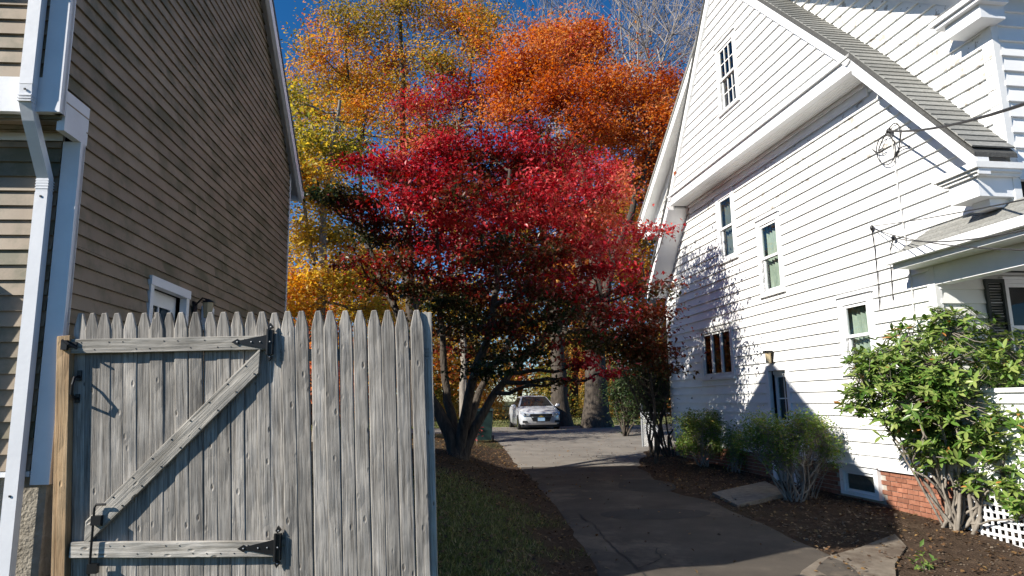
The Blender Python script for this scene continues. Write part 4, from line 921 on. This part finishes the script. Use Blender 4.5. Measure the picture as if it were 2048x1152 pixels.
big('red_maple', 'slender maple with pinkish-red leaves rising out of the dogwood crown', 930, 858, 34,
    [([(925, 650, 0), (920, 400, 0), (915, 250, 0)], 1), ([(925, 600, 0), (900, 380, 0), (850, 280, 0)], .6)], .20,
    [(900, 190, 55, 35, 0), (830, 210, 50, 35, 1), (960, 220, 40, 30, 0), (870, 270, 50, 30, 0), (1040, 220, 40, 30, 0), (1160, 240, 50, 25, 0)], 'dogwood', .18, 26, 190, leafr=.42, bark='bark2')
for (bx, Y, x0, x1, y0, y1, lab, mt_) in [(690, 52, 560, 800, 520, 780, 'low orange tree glowing behind the top of the fence', 'mixed'), (1040, 50, 960, 1120, 560, 790, 'pale yellow bushy tree behind the white car', 'yellow'), (1270, 48, 1190, 1350, 430, 760, 'golden tree between the maple trunk and the white house', 'gold'), (480, 55, 420, 620, 350, 760, 'tall golden tree hidden mostly behind the brown house', 'mixed'), (1180, 62, 1090, 1280, 580, 800, 'distant pink-brown tree between the two dark trunks', 'mixed'),
        (720, 48, 620, 900, 140, 460, 'tall thin orange-brown tree further behind, filling the gaps of the gold crowns', 'mixed'), (1150, 50, 1000, 1360, 150, 520, 'tall thin gold tree behind the orange maple crown', 'gold'),
        (760, 44, 660, 900, 400, 760, 'orange and gold tree filling the gap left of the dogwood trunk', 'gold'), (900, 46, 820, 1000, 420, 780, 'golden-green tree seen through the middle of the dogwood', 'yellow'), (1100, 47, 1000, 1190, 420, 760, 'amber tree directly behind the second dark trunk', 'gold'), (620, 40, 540, 720, 560, 800, 'bright orange young tree glowing just above the fence pickets', 'orange'), (1330, 58, 1270, 1420, 480, 800, 'yellow-green tree mostly hidden by the white house', 'yellow'), (840, 60, 720, 960, 560, 820, 'far pale yellow tree low behind the fence end', 'yellow')]:
    rr = random.Random(bx)
    bls = [(rr.uniform(x0, x1), rr.uniform(y0, y1), (x1-x0)*.22, (y1-y0)*.14, rr.uniform(-3, 3)) for _ in range(14)]
    big('autumn_tree', lab, bx, 850, Y, [([(bx, (y0+y1)/2, 0), (bx+rr.uniform(-20, 20), y0, 0)], 1)], .22, bls, mt_, .24, 34, 290, leafr=.6)

for (x_, y_, lab, mt_) in [(-9.5, 20.5, 'yellow maple added behind the brown house to cast dappled shade', 'yellow'), (-13.5, 25, 'gold maple added further back behind the brown house to cast dappled shade', 'gold')]:  # two added trees, mostly hidden, to dapple shade over court, car and trunks
    b_ = Vector((x_, y_, g(x_, y_)-.1)); rr = random.Random(int(x_*7))
    crown_tree('maple_tree', lab, 'tree', b_, [([b_, b_+Vector((.2, 0, 4)), b_+Vector((.1, .3, 8))], .25, .06)], [(b_+Vector((rr.uniform(-2.6, 2.6), rr.uniform(-2.4, 2.4), rr.uniform(4, 10))), (1.3, 1.3, .9)) for _ in range(12)], mt_, .17, 34, 300, 'bark', clump_r=.4, droop=.5, group='autumn trees behind the houses', limb_r=.08)
# bare tree
def bare(name, label, bx, Y, tips_, r0, depth=4, seed=1):
    rng = np.random.default_rng(seed); random = __import__('random').Random(seed)
    b_ = at(bx, 850, Y); b_.z = g(b_.x, b_.y)-.1
    t = thing(name, label, 'tree', b_, 'bare trees behind the maples'); mb = MB(); tw = MB()
    def grow(p, d, L_, r, k):
        n_ = 4; pts = [p]; 
        for i in range(n_):
            d = (d+Vector(rng.normal(size=3))*.09+Vector((0, 0, .05))).normalized(); p = p+d*(L_/n_); pts.append(p)
        (mb if k > 1 else tw).tube(pts, [r*(1-.45*i/n_) for i in range(n_+1)], 7 if k > 2 else (5 if k > 1 else 3), cap=False)
        if k == 0: return
        m_ = 3 if k > 3 else 4
        for j in range(m_):
            ax = Vector(rng.normal(size=3)); nd = (d+ax.cross(d).normalized()*random.uniform(.35, .75)).normalized()
            if nd.z < .1: nd.z = .15
            grow(pts[random.randint(2, n_)], nd, L_*random.uniform(.62, .84), r*.58, k-1)
    top = at(*tips_, Y); d = (top-b_); H_ = d.length
    grow(b_, d.normalized(), H_*.42, r0, depth+1)
    build('trunk', mb, 'twig', t, smooth=True)
    if tw.v: build('twigs', tw, 'twig', t)
    return t
bare('bare_tree', 'leafless tree whose grey twigs fan over the orange maple beside the white gable', 1280, 46, (1265, 40), .34, 5, 3)
bare('bare_tree', 'leafless tree with thin twigs above the middle of the orange maple', 1150, 52, (1150, 10), .30, 5, 8)
bare('bare_tree', 'leafless tree showing its twigs right beside the rake of the white gable', 1360, 50, (1350, 90), .28, 5, 12)

# distant mixed woods, one mass nobody could count
def woods(name, pts_, sizes, lm_, n_, size):
    P = []
    for _ in range(n_):
        x0_, y0_, r_, h_ = random.choice(pts_)
        a_ = random.uniform(0, 6.283); q_ = random.random()**.5; zz = random.random()**.8
        rad = r_*(1-.45*zz)*q_*(1+.35*mnoise.noise(Vector((x0_+math.cos(a_)*2, y0_+math.sin(a_)*2, zz*5))))
        P.append((x0_+rad*math.cos(a_), y0_+rad*math.sin(a_), zz*h_*(1+.2*mnoise.noise(Vector((x0_, a_, 0))))+.3+max(0, (y0_-36)*.012)))
    P = np.array(P); tint = rng.uniform(0, 1, n_)*.5+np.array([mnoise.noise(Vector((p[0]*.2, p[1]*.2, p[2]*.4))) for p in P])*.7+.25
    return leaves_mesh(name, P, size, lm_, None, tint, .2)
wpts = [(random.uniform(-60, 70), random.uniform(66, 90), random.uniform(3, 6), random.uniform(7, 13)) for _ in range(52)]
o = woods('distant_woods', wpts, None, 'mixed', 95000, .40); tag(o, 'far band of yellow and rust autumn woods behind the parking court', 'woods', kind='stuff')
upts = [(random.uniform(-22, 24), random.uniform(42, 47), random.uniform(1.0, 2.2), random.uniform(1.5, 3.8)) for _ in range(60)]
o = woods('undergrowth', upts, None, 'mixed', 60000, .17); tag(o, 'tangled yellow-brown brush along the far edge of the back lawn', 'brush', kind='stuff')

# ------------------------------------------------------------------ shrubs beside the white house
def shrub(name, label, base, blobs, lm_, size, per, ncl, r=.012, clump=.06, nst=9, aspect=.4, bark='bark2', droop=0, spread=.12, cat='shrub', upb=.6):
    t = thing(name, label, cat, base); sb = MB(); cent = []
    tot = sum(b_[1][0]*b_[1][2] for b_ in blobs); st = []
    for i in range(nst):
        c, rr = blobs[i % len(blobs)]; s0_ = Vector(base)+Vector((random.uniform(-spread, spread), random.uniform(-spread, spread), -.03))
        e = c+Vector((random.uniform(-.5, .5)*rr[0], random.uniform(-.5, .5)*rr[1], random.uniform(-.3, .3)*rr[2]))
        P = wiggle(s0_, e, 7, .14, bow=.04); sb.tube(P, [r*(1-.65*k/7) for k in range(8)], 6, cap=False); st.append(P)
    for c, rr in blobs:
        m_ = max(3, int(ncl*rr[0]*rr[2]/tot))
        for i in range(m_):
            v = Vector(rng.normal(size=3)).normalized(); q = random.random()**.4
            p = c+Vector((v.x*rr[0]*q, v.y*rr[1]*q, v.z*rr[2]*q)); cent.append(p)
            s_ = min(random.sample(st, min(4, len(st))), key=lambda P: (P[5]-p).length)
            sb.tube(wiggle(s_[random.randint(3, 7)], p, 3, .1, bow=.02), [r*.4, r*.3, r*.22, r*.12], 4, cap=False)
    build('stems', sb, bark, t, smooth=True)
    C = np.array([tuple(c) for c in cent]); n_ = len(C)*per; ci = rng.integers(0, len(C), n_)
    P = C[ci]+rng.normal(size=(n_, 3))*clump; tint = rng.uniform(0, 1, len(C))[ci]*.5+rng.uniform(0, .5, n_)
    if per: leaves_mesh('foliage', P, size, lm_, t, tint, droop, aspect=aspect, upb=upb)
    return t, cent
# rhododendron: whorls of long leaves, the largest-showing leaves one by one
rb_ = gat(1925, 1085, -.22); rb_.z = g(rb_.x, rb_.y)-.03; RY = rb_.y
rbl = [pblob(x, y, rx, ry, RY+dd, .9) for (x, y, rx, ry, dd) in [(1760, 760, 75, 55, 0), (1830, 690, 70, 50, .3), (1920, 660, 60, 45, .1), (1900, 740, 90, 60, -.3), (1970, 740, 60, 60, .2), (1820, 800, 80, 50, -.2), (1930, 830, 70, 50, -.4), (1720, 800, 40, 35, .2), (2000, 800, 45, 50, 0), (1880, 640, 30, 30, 0), (1960, 650, 40, 30, .3), (1860, 900, 50, 40, .2), (1960, 920, 40, 40, .3), (1740, 720, 50, 25, .2), (2030, 720, 50, 60, -.6), (2040, 860, 55, 60, -.8), (1850, 830, 60, 40, 0), (2010, 930, 45, 45, -.7), (1965, 880, 50, 40, -.4), (2045, 1000, 40, 40, -.9), (1960, 970, 36, 30, -.3), (1870, 900, 50, 30, -.2), (1780, 850, 40, 25, .1), (1840, 860, 60, 35, .1), (1900, 880, 60, 35, 0), (1800, 740, 70, 50, .1), (1880, 780, 80, 50, -.1)]]
t_rh = thing('rhododendron', 'tall rhododendron with glossy long leaves before the porch corner, right', 'shrub', rb_)
sb = MB(); st = []
for i in range(len(rbl)):
    c, rr = rbl[i % len(rbl)]; s0_ = rb_+Vector((random.uniform(-.16, .16), random.uniform(-.12, .2), -.03))
    P = wiggle(s0_, c+Vector(rng.normal(size=3))*.1, 8, .2, bow=.05); r_ = random.uniform(.014, .028); sb.tube(P, [r_*(1-.6*k/8) for k in range(9)], 7, cap=False); st.append(P)
rv = []; totr = sum(b_[1][0]*b_[1][2] for b_ in rbl)
for c, rr in rbl:
    for i in range(int(1750*rr[0]*rr[2]/totr)):
        v = Vector(rng.normal(size=3)).normalized(); q = random.random()**.33; p = c+Vector((v.x*rr[0]*q, v.y*rr[1]*q, v.z*rr[2]*q)); rv.append((p, v))
        near = min((q for P_ in st for q in P_[4:]), key=lambda q: (q-p).length)
        if (near-p).length < .6: sb.tube(wiggle(near, p, 3, .1, bow=-.03), [.007, .006, .005, .003], 4, cap=False)
build('stems', sb, 'bark2', t_rh, smooth=True)
def leaf_geo(L_=.125, wd=.038):
    V = []; F = []
    xs_ = [0, .12, .35, .62, .86, 1]; ws = [.12, .45, .95, 1, .6, .03]
    for i, (x, w_) in enumerate(zip(xs_, ws)):
        zc = -.10*x*x*L_*1.4; V += [(x*L_, -w_*wd/2, zc+.004*w_), (x*L_, 0, zc-.002), (x*L_, w_*wd/2, zc+.004*w_)]
    for i in range(5):
        k = i*3; F += [(k, k+3, k+4, k+1), (k+1, k+4, k+5, k+2)]
    return V, F
LV, LFc = leaf_geo(); LVn = np.array(LV)
lme = []
for tnt in (.1, .25, .4, .55, .66, .74, .97):
    me = bpy.data.meshes.new('leaf'); me.from_pydata(LV, [], LFc); a_ = me.attributes.new('tint', 'FLOAT', 'FACE'); a_.data.foreach_set('value', [tnt]*len(LFc)); me.materials.append(M['rhodo']); me.polygons.foreach_set('use_smooth', [True]*len(LFc)); lme.append(me)
inst = []
for p, v in rv:
    up = (Vector((0, 0, 1.1))+v*.7+Vector(rng.normal(size=3))*.25).normalized(); q = up.to_track_quat('Z', 'X'); n_ = random.randint(6, 9); ph = random.random()*6
    for j in range(n_):
        az = ph+6.283*j/n_+random.uniform(-.2, .2); tilt = random.uniform(-.15, .75)
        m_ = Matrix.Translation(p) @ q.to_matrix().to_4x4() @ Matrix.Rotation(az, 4, 'Z') @ Matrix.Rotation(-tilt, 4, 'Y') @ Matrix.Scale(random.uniform(.45, 1.2), 4)
        inst.append((m_, (p-Vector((0, 0, EYE))).length))
inst.sort(key=lambda q: q[1]); rl = t_rh.location
ry_ = 0
for m_, _ in inst[:290]:
    o = bpy.data.objects.new('leaf', random.choice(lme[:6]) if random.random() > .012 else lme[6]); col.objects.link(o); o.parent = t_rh; o.matrix_local = Matrix.Translation(-rl) @ m_
rest = inst[290:]; V = []; T = []
for m_, _ in rest:
    mm = np.array(m_); V.append(LVn @ mm[:3, :3].T+mm[:3, 3]-np.array(rl)); T += [random.choice((.1, .25, .4, .55, .66, .74)) if random.random() > .015 else .97]*len(LFc)
k = len(LVn); F = [tuple(i+k*q for i in f) for q in range(len(rest)) for f in LFc]
me = bpy.data.meshes.new('foliage'); me.from_pydata(np.concatenate(V).tolist(), [], F); me.materials.append(M['rhodo']); a_ = me.attributes.new('tint', 'FLOAT', 'FACE'); a_.data.foreach_set('value', T)
me.polygons.foreach_set('use_smooth', [True]*len(F)); o = bpy.data.objects.new('foliage', me); col.objects.link(o); o.parent = t_rh; o['kind'] = 'stuff'
# azaleas and the bare twiggy shrubs
def gp(px, py): p = gat(px, py, -.03); p.z = g(p.x, p.y)-.03; return p
b1_ = gp(1405, 945)
shrub('azalea', 'rounded green azalea below the three-pane window', b1_, [pblob(x, y, rx, ry, b1_.y+.1, .9) for x, y, rx, ry in [(1385, 850, 38, 24), (1430, 845, 36, 24), (1405, 885, 45, 26), (1445, 880, 28, 22), (1370, 885, 22, 20)]], 'azalea', .055, 22, 420, nst=12, r=.014)
b2_ = gp(1590, 1005)
shrub('azalea', 'wide straggly green azalea in front of the narrow side door', b2_, [pblob(x, y, rx, ry, b2_.y+dd, .9) for x, y, rx, ry, dd in [(1530, 855, 45, 28, .2), (1580, 870, 45, 30, 0), (1635, 860, 30, 24, .1), (1500, 880, 32, 22, .3), (1560, 910, 40, 24, 0), (1660, 900, 22, 30, 0), (1610, 840, 28, 18, 0)]], 'azalea', .052, 15, 430, nst=16, r=.016)
b3_ = gp(1615, 1000)
shrub('dead_hydrangea', 'grey leafless twiggy bush tangled against the wide azalea', b3_, [pblob(x, y, rx, ry, b3_.y-.1, .9) for x, y, rx, ry in [(1600, 930, 40, 30), (1640, 930, 35, 35), (1660, 880, 20, 50)]], 'litter', .03, 2, 190, nst=16, r=.009)
b5_ = gp(1470, 955)
shrub('twiggy_shrub', 'dark thin-leaved shrub between the two azaleas', b5_, [pblob(x, y, rx, ry, b5_.y+.1, .9) for x, y, rx, ry in [(1465, 880, 24, 30), (1480, 910, 24, 26)]], 'azalea', .05, 14, 160, nst=10, r=.012)
b4_ = gp(1325, 925)
shrub('climbing_shrub', 'dark leggy climber with bare crossing stems at the far corner of the white house', b4_, [pblob(x, y, rx, ry, b4_.y+.3, .8) for x, y, rx, ry in [(1290, 700, 40, 40), (1320, 740, 35, 40), (1260, 750, 35, 35), (1340, 690, 25, 30), (1300, 800, 30, 40), (1350, 800, 25, 50)]], 'green', .09, 9, 330, nst=14, r=.03, clump=.1, bark='bark', spread=.3)
b6_ = gp(1845, 1105)
shrub('seedling', 'small bright green seedling on the bare soil before the rhododendron', b6_, [(b6_+Vector((0, 0, .06)), (.09, .09, .04))], 'azalea', .08, 4, 10, nst=4, r=.004, spread=.01)
b7_ = gp(1700, 985)
shrub('seedling', 'low weed under the basement window of the white house', b7_, [(b7_+Vector((0, 0, .07)), (.12, .1, .05))], 'azalea', .06, 4, 10, nst=4, r=.004, spread=.01)
# evergreen bushes beyond the far corner
for (px, Y, lab, ry, h) in [(1250, 24, 'dark evergreen bush behind the chain-link fence post', 60, 800), (1300, 27, 'dark evergreen shrub hiding the far corner of the white house', 70, 770)]:
    e_ = at(px, 860, Y); e_.z = g(e_.x, e_.y)-.05
    shrub('evergreen_bush', lab, e_, [pblob(px+random.uniform(-30, 30), h+random.uniform(-ry, ry)*.7, 30, 28, Y+random.uniform(-.6, .6), 1) for _ in range(8)], 'green', .12, 16, 260, nst=8, r=.04, clump=.16, bark='bark')
# stone slab at the side door, rock, chain-link remnant
sl = [gat(1425, 985, .06), gat(1530, 962, .10), gat(1575, 985, .08), gat(1475, 1010, .03)]
sb = MB().add(sl+[p-Vector((0, 0, .06)) for p in sl], [(0, 1, 2, 3), (7, 6, 5, 4), (0, 4, 5, 1), (1, 5, 6, 2), (2, 6, 7, 3), (3, 7, 4, 0)])
tag(build('stepping_slab', sb, 'stone', loc=sl[0].copy()), 'tilted grey slab lying on the soil between the driveway and the side door', 'slab')
rk = gp(1823, 1128); tag(build('rock', MB().blob(rk+Vector((0, 0, .04)), (.065, .05, .05), 9, 6, .12), 'rock', loc=rk), 'fist-sized tan rock at the edge of the sunlit soil', 'rock')
cf = thing('chain_link_fence', 'short leftover of rusty chain-link fence with a post by the driveway edge', 'fence', gp(1287, 910))
q = gp(1287, 910); f1 = gp(1345, 915)
build('post', MB().tube([q, q+Vector((0, 0, 1.25))], .035, 10), 'steel', cf)
f1 = q+(Vector((f1.x, f1.y, q.z))-q)*1.0; du = (f1-q); Lk = du.length; du.normalize(); ck = MB()
k = 0
while k*.07 < Lk+.9:
    for sgn in (1, -1):
        s0_ = k*.07 if sgn > 0 else k*.07; e_ = s0_-.9*sgn*1.0
        a0_, a1_ = s0_, s0_+(.9 if sgn > 0 else -.9); z0_, z1_ = .05, .95
        if sgn > 0: a1c = min(a1_, Lk); z1_ = z0_+(a1c-a0_); a1_ = a1c
        else: a1c = max(a1_, 0); z1_ = z0_+(a0_-a1c); a1_ = a1c
        if a0_ <= Lk and abs(a1_-a0_) > .03: ck.tube([q+du*a0_+Vector((0, 0, z0_)), q+du*a1_+Vector((0, 0, z1_))], .003, 3, cap=False)
    k += 1
o = build('mesh', ck, 'steel', cf); build('top_rail', MB().tube([q+Vector((0, 0, 1.0)), q+du*Lk+Vector((0, 0, .98))], .018, 7), 'steel', cf)

# green bin behind the dogwood
gb_ = at(968, 862, 22.5); gb_.z = g(gb_.x, gb_.y)
M['bin'] = plain('green_plastic', (.006, .025, .024), .5)
bn = thing('wheeled_bin', 'dark green wheeled bin standing behind the dogwood trunk', 'bin', gb_)
x, y, z = gb_; build('body', MB().hexa([(x-.24, y-.26, z+.08), (x+.24, y-.26, z+.08), (x+.24, y+.26, z+.08), (x-.24, y+.26, z+.08), (x-.30, y-.34, z+1.0), (x+.30, y-.34, z+1.0), (x+.30, y+.34, z+1.0), (x-.30, y+.34, z+1.0)]), 'bin', bn)
build('lid', MB().hexa([(x-.32, y-.37, z+1.003), (x+.32, y-.37, z+1.003), (x+.32, y+.37, z+1.003), (x-.32, y+.37, z+1.003), (x-.29, y-.33, z+1.07), (x+.29, y-.33, z+1.07), (x+.29, y+.33, z+1.09), (x-.29, y+.33, z+1.09)]), 'bin', bn)
for s_ in (-1, 1): build('wheel', MB().tube([(x+s_*.26, y+.27, z+.1), (x+s_*.31, y+.27, z+.1)], .1, 12), 'black', bn)
pb = at(950, 862, 20.5); pb.z = g(pb.x, pb.y)
shrub('red_leaved_plant', 'small plant with red and yellow leaves beside the green bin', pb, [(pb+Vector((0, 0, .4)), (.18, .15, .3))], 'dogwood', .1, 8, 20, nst=4, r=.008)

# ------------------------------------------------------------------ the parked car
M['paint'] = plain('silver_white_paint', (.62, .64, .67), .22, .35); M['chrome'] = plain('chrome', (.7, .7, .72), .12, 1); M['carglass'] = plain('car_glass', (.015, .018, .02), .06)
M['lampc'] = plain('headlight_glass', (.45, .48, .5), .1, .4); M['goldb'] = plain('gold_badge', (.55, .38, .10), .3, .6); M['plate'] = plain('blue_white_plate', (.30, .45, .62), .4); M['grille'] = plain('grille_black', (.01, .01, .011), .5)
FX = at(1083, 858, 29.2); FX.z = g(FX.x, 29.2)
car = thing('parked_car', 'silver-white sedan parked nose towards the viewer at the driveway end', 'car', FX)
ya = R(7.5)
def cp_(x, y, z): # x right as seen from viewer, y back, z up
    return (FX.x+x*math.cos(ya)-y*math.sin(ya), FX.y+x*math.sin(ya)+y*math.cos(ya), FX.z+z)
secs = [  # y, half width at sill, half width at belt, z bottom, z belt, z top centre
    (0.00, .60, .58, .30, .62, .66), (.06, .74, .72, .22, .70, .76), (.22, .84, .82, .18, .76, .82), (.55, .88, .86, .18, .84, .90), (1.05, .895, .88, .18, .92, .97), (1.35, .90, .88, .18, .95, 1.0),
    (2.3, .90, .87, .18, .96, .98), (3.3, .90, .87, .18, .98, 1.0), (3.8, .89, .85, .18, 1.0, 1.04), (4.35, .84, .80, .22, .98, 1.03), (4.58, .70, .70, .34, .92, .96)]
bm_ = MB(); 
for (y, ws, wb_, zb, zt_, zc) in secs:
    half = [(ws*.90, zb), (ws, zb+.10), (ws+.01, (zb+zt_)*.5), (wb_+.015, zt_-.08), (wb_-.02, zt_-.01), (wb_*.72, (zt_+zc)/2+.012), (wb_*.3, zc)]
    ring = half+[(-a_, b_) for a_, b_ in half[::-1]]
    bm_.v += [cp_(a_, y+ (0 if abs(a_) < ws*.6 else .05*(1 if y < .3 else 0)), b_) for a_, b_ in ring]
nr = 14
for i in range(len(secs)-1):
    for j in range(nr): bm_.f.append((i*nr+j, i*nr+(j+1) % nr, (i+1)*nr+(j+1) % nr, (i+1)*nr+j))
bm_.f += [tuple(range(nr)), tuple(range((len(secs)-1)*nr, len(secs)*nr))]
body = build('body', bm_, 'paint', car, smooth=True)
# cabin
cab = [(1.15, .80, .97), (1.95, .58, 1.43), (2.6, .57, 1.475), (3.2, .56, 1.44), (4.0, .74, 1.02)]
cbm = MB()
for (y, w_, z_) in cab:
    zb = .93; wbz = .83; cbm.v += [cp_(-wbz, y if z_ < 1.1 else y, zb), cp_(-w_, y, z_-.03 if z_ > 1.1 else z_), cp_(-w_*.6, y, z_+.0), cp_(w_*.6, y, z_+.0), cp_(w_, y, z_-.03 if z_ > 1.1 else z_), cp_(wbz, y, zb)]
for i in range(4):
    for j in range(5): cbm.f.append((i*6+j, i*6+j+1, (i+1)*6+j+1, (i+1)*6+j))
cbm.f += [(0, 1, 2, 3, 4, 5), (24, 25, 26, 27, 28, 29)]
build('cabin', cbm, 'paint', car)
def q4(name, pts, m_, push=(0, -.012, .012), par=None): return build(name, MB().add([cp_(a_+push[0], b_+push[1], c_+push[2]) for a_, b_, c_ in pts], [tuple(range(len(pts)))]), m_, par or car)
q4('windscreen', [(-.74, 1.2, .99), (.74, 1.2, .99), (.53, 1.90, 1.395), (.30, 1.90, 1.41), (-.30, 1.90, 1.41), (-.53, 1.90, 1.395)], 'carglass')
for s_ in (-1, 1):
    q4('side_window', [(s_*.825, 1.35, .985), (s_*.60, 1.98, 1.375), (s_*.60, 2.5, 1.405), (s_*.825, 2.5, .985)], 'carglass', (s_*.006, 0, 0))
    q4('side_window', [(s_*.825, 2.56, .985), (s_*.60, 2.56, 1.405), (s_*.60, 3.12, 1.37), (s_*.80, 3.7, 1.0)], 'carglass', (s_*.006, 0, 0))
    for yy_ in (.82, 3.62):
        wt = build('wheel', MB().tube([cp_(s_*.70, yy_, .32), cp_(s_*.912, yy_, .32)], .32, 20), 'black', car)
        build('rim', MB().tube([cp_(s_*.90, yy_, .32), cp_(s_*.922, yy_, .32)], .21, 14), 'chrome', wt)
    hl = MB().add([cp_(s_*.50, -.012, .60), cp_(s_*.56, .0, .70), cp_(s_*.80, .22, .80), cp_(s_*.86, .42, .81), cp_(s_*.865, .26, .70), cp_(s_*.80, .05, .61)], [(0, 1, 2, 3, 4, 5)])
    h_ = build('headlight', hl, 'lampc', car); build('bulb', MB().blob(cp_(s_*.70, .03, .675), .045, 8, 5), 'chrome', h_)
    build('fog_light', MB().add([cp_(s_*.56, -.02, .30), cp_(s_*.60, -.015, .40), cp_(s_*.80, .06, .40), cp_(s_*.80, .06, .30)], [(0, 1, 2, 3)]), 'grille', car)
    mi = MB().blob(cp_(s_*1.0, 1.42, 1.02), (.11, .06, .075), 8, 6).tube([cp_(s_*.84, 1.45, .96), cp_(s_*.95, 1.43, 1.0)], .025, 6); build('mirror', mi, 'paint', car, smooth=True)
build('grille', MB().add([cp_(-.46, -.03, .58), cp_(.46, -.03, .58), cp_(.50, -.025, .68), cp_(-.50, -.025, .68)], [(0, 1, 2, 3)]).add([cp_(-.36, -.03, .36), cp_(.36, -.03, .36), cp_(.44, -.03, .53), cp_(-.44, -.03, .53)], [(0, 1, 2, 3)]), 'grille', car)
gr_ = build('chrome_bar', MB().hexa([cp_(-.50, -.05, .555), cp_(.50, -.05, .555), cp_(.50, -.02, .555), cp_(-.50, -.02, .555), cp_(-.50, -.05, .58), cp_(.50, -.05, .58), cp_(.50, -.02, .58), cp_(-.50, -.02, .58)]), 'chrome', car)
build('badge', MB().add([cp_(x, -.06, z_) for x, z_ in [(-.12, .55), (-.04, .55), (-.04, .535), (.04, .535), (.04, .55), (.12, .55), (.10, .585), (.04, .585), (.04, .60), (-.04, .60), (-.04, .585), (-.10, .585)]], [tuple(range(12))]), 'goldb', car)
build('number_plate', MB().hexa([cp_(-.15, -.055, .38), cp_(.15, -.055, .38), cp_(.15, -.03, .38), cp_(-.15, -.03, .38), cp_(-.15, -.055, .52), cp_(.15, -.055, .52), cp_(.15, -.03, .52), cp_(-.15, -.03, .52)]), 'plate', car)
build('underbody', MB().hexa([cp_(-.8, .15, .12), cp_(.8, .15, .12), cp_(.8, 4.4, .12), cp_(-.8, 4.4, .12), cp_(-.8, .15, .24), cp_(.8, .15, .24), cp_(.8, 4.4, .24), cp_(-.8, 4.4, .24)]), 'grille', car)

# ------------------------------------------------------------------ grass and litter
def blades(name, label, region, n_, h, m_='grass', wd=.006):
    P = []
    while len(P) < n_:
        x = random.uniform(region[0], region[1]); y = region[2]+(region[3]-region[2])*random.random()**1.5
        if turf(x, y) > random.random()*.9+.1: P.append((x, y, g(x, y)-.01))
    P = np.array(P); n_ = len(P); hh = h*rng.uniform(.4, 1.3, n_); a_ = rng.uniform(0, 6.28, n_); ln = rng.normal(size=(n_, 2))*.45
    dx, dy = np.cos(a_)*wd, np.sin(a_)*wd
    V = np.zeros((n_, 3, 3)); V[:, 0] = P-np.stack([dx, dy, 0*dx], 1); V[:, 1] = P+np.stack([dx, dy, 0*dx], 1); V[:, 2] = P+np.stack([ln[:, 0]*hh, ln[:, 1]*hh, hh], 1)
    me = bpy.data.meshes.new(name); me.vertices.add(n_*3); me.vertices.foreach_set('co', V.ravel().astype(np.float32)); me.loops.add(n_*3); me.loops.foreach_set('vertex_index', np.arange(n_*3, dtype=np.int32)); me.polygons.add(n_)
    me.polygons.foreach_set('loop_start', (np.arange(n_)*3).astype(np.int32)); me.polygons.foreach_set('loop_total', np.full(n_, 3, np.int32)); me.update(calc_edges=True)
    t_ = me.attributes.new('tint', 'FLOAT', 'FACE'); t_.data.foreach_set('value', rng.uniform(0, 1, n_).astype(np.float32)); me.materials.append(M[m_])
    o = bpy.data.objects.new(name, me); col.objects.link(o); tag(o, label, 'grass', kind='stuff')
blades('grass', 'short patchy grass on the bank between the fence and the driveway', (-3.4, 1.3, 3.8, 11), 42000, .05)
blades('back_grass', 'sunlit grass beyond the parking court under the maples', (-14, 18, 33.2, 44), 30000, .09, wd=.02)
P = []
while len(P) < 15000:
    x = random.uniform(-4, 7.5); y = random.uniform(3.5, 34)
    e, r_ = interp(_ex, y), interp(_rx, y)
    a_, _o = (np.array([x, y])-W.o)@W.u, (np.array([x, y])-W.o)@W.n
    if _o < .02 and a_ < 5: continue
    on = e < x < r_
    if on and random.random() > .05+.5*max(0, .25-min(x-e, r_-x)): continue
    P.append((x, y, g(x, y)+.015+random.random()*.012))
P = np.array(P); o = leaves_mesh('fallen_leaves', P, .046, 'litter', None, rng.uniform(0, 1, len(P)), 0, upb=2.2, aspect=.7); tag(o, 'scattered brown fallen leaves on soil, bank and driveway edges', 'leaf litter', kind='stuff')
gm_ = MB()
for _ in range(1500):
    x = random.uniform(3.0, 6.2); y = random.uniform(5.2, 13)
    if x < interp(_rx, y)-.1 or (np.array([x, y])-W.o)@W.n < .03: continue
    s_ = random.uniform(.004, .012)*(1 if random.random() > .03 else 2.2); gm_.blob((x, y, g(x, y)+s_*.4), (s_*1.2, s_, s_*.7), 5, 3, .2)
M['pebble'] = noisy('dull_pebbles', [(.3, (.07, .05, .035)), (.7, (.20, .16, .12))], 7, bump=.2)
tag(build('gravel', gm_, 'pebble'), 'small pebbles and clods scattered over the planting bed', 'gravel', kind='stuff')
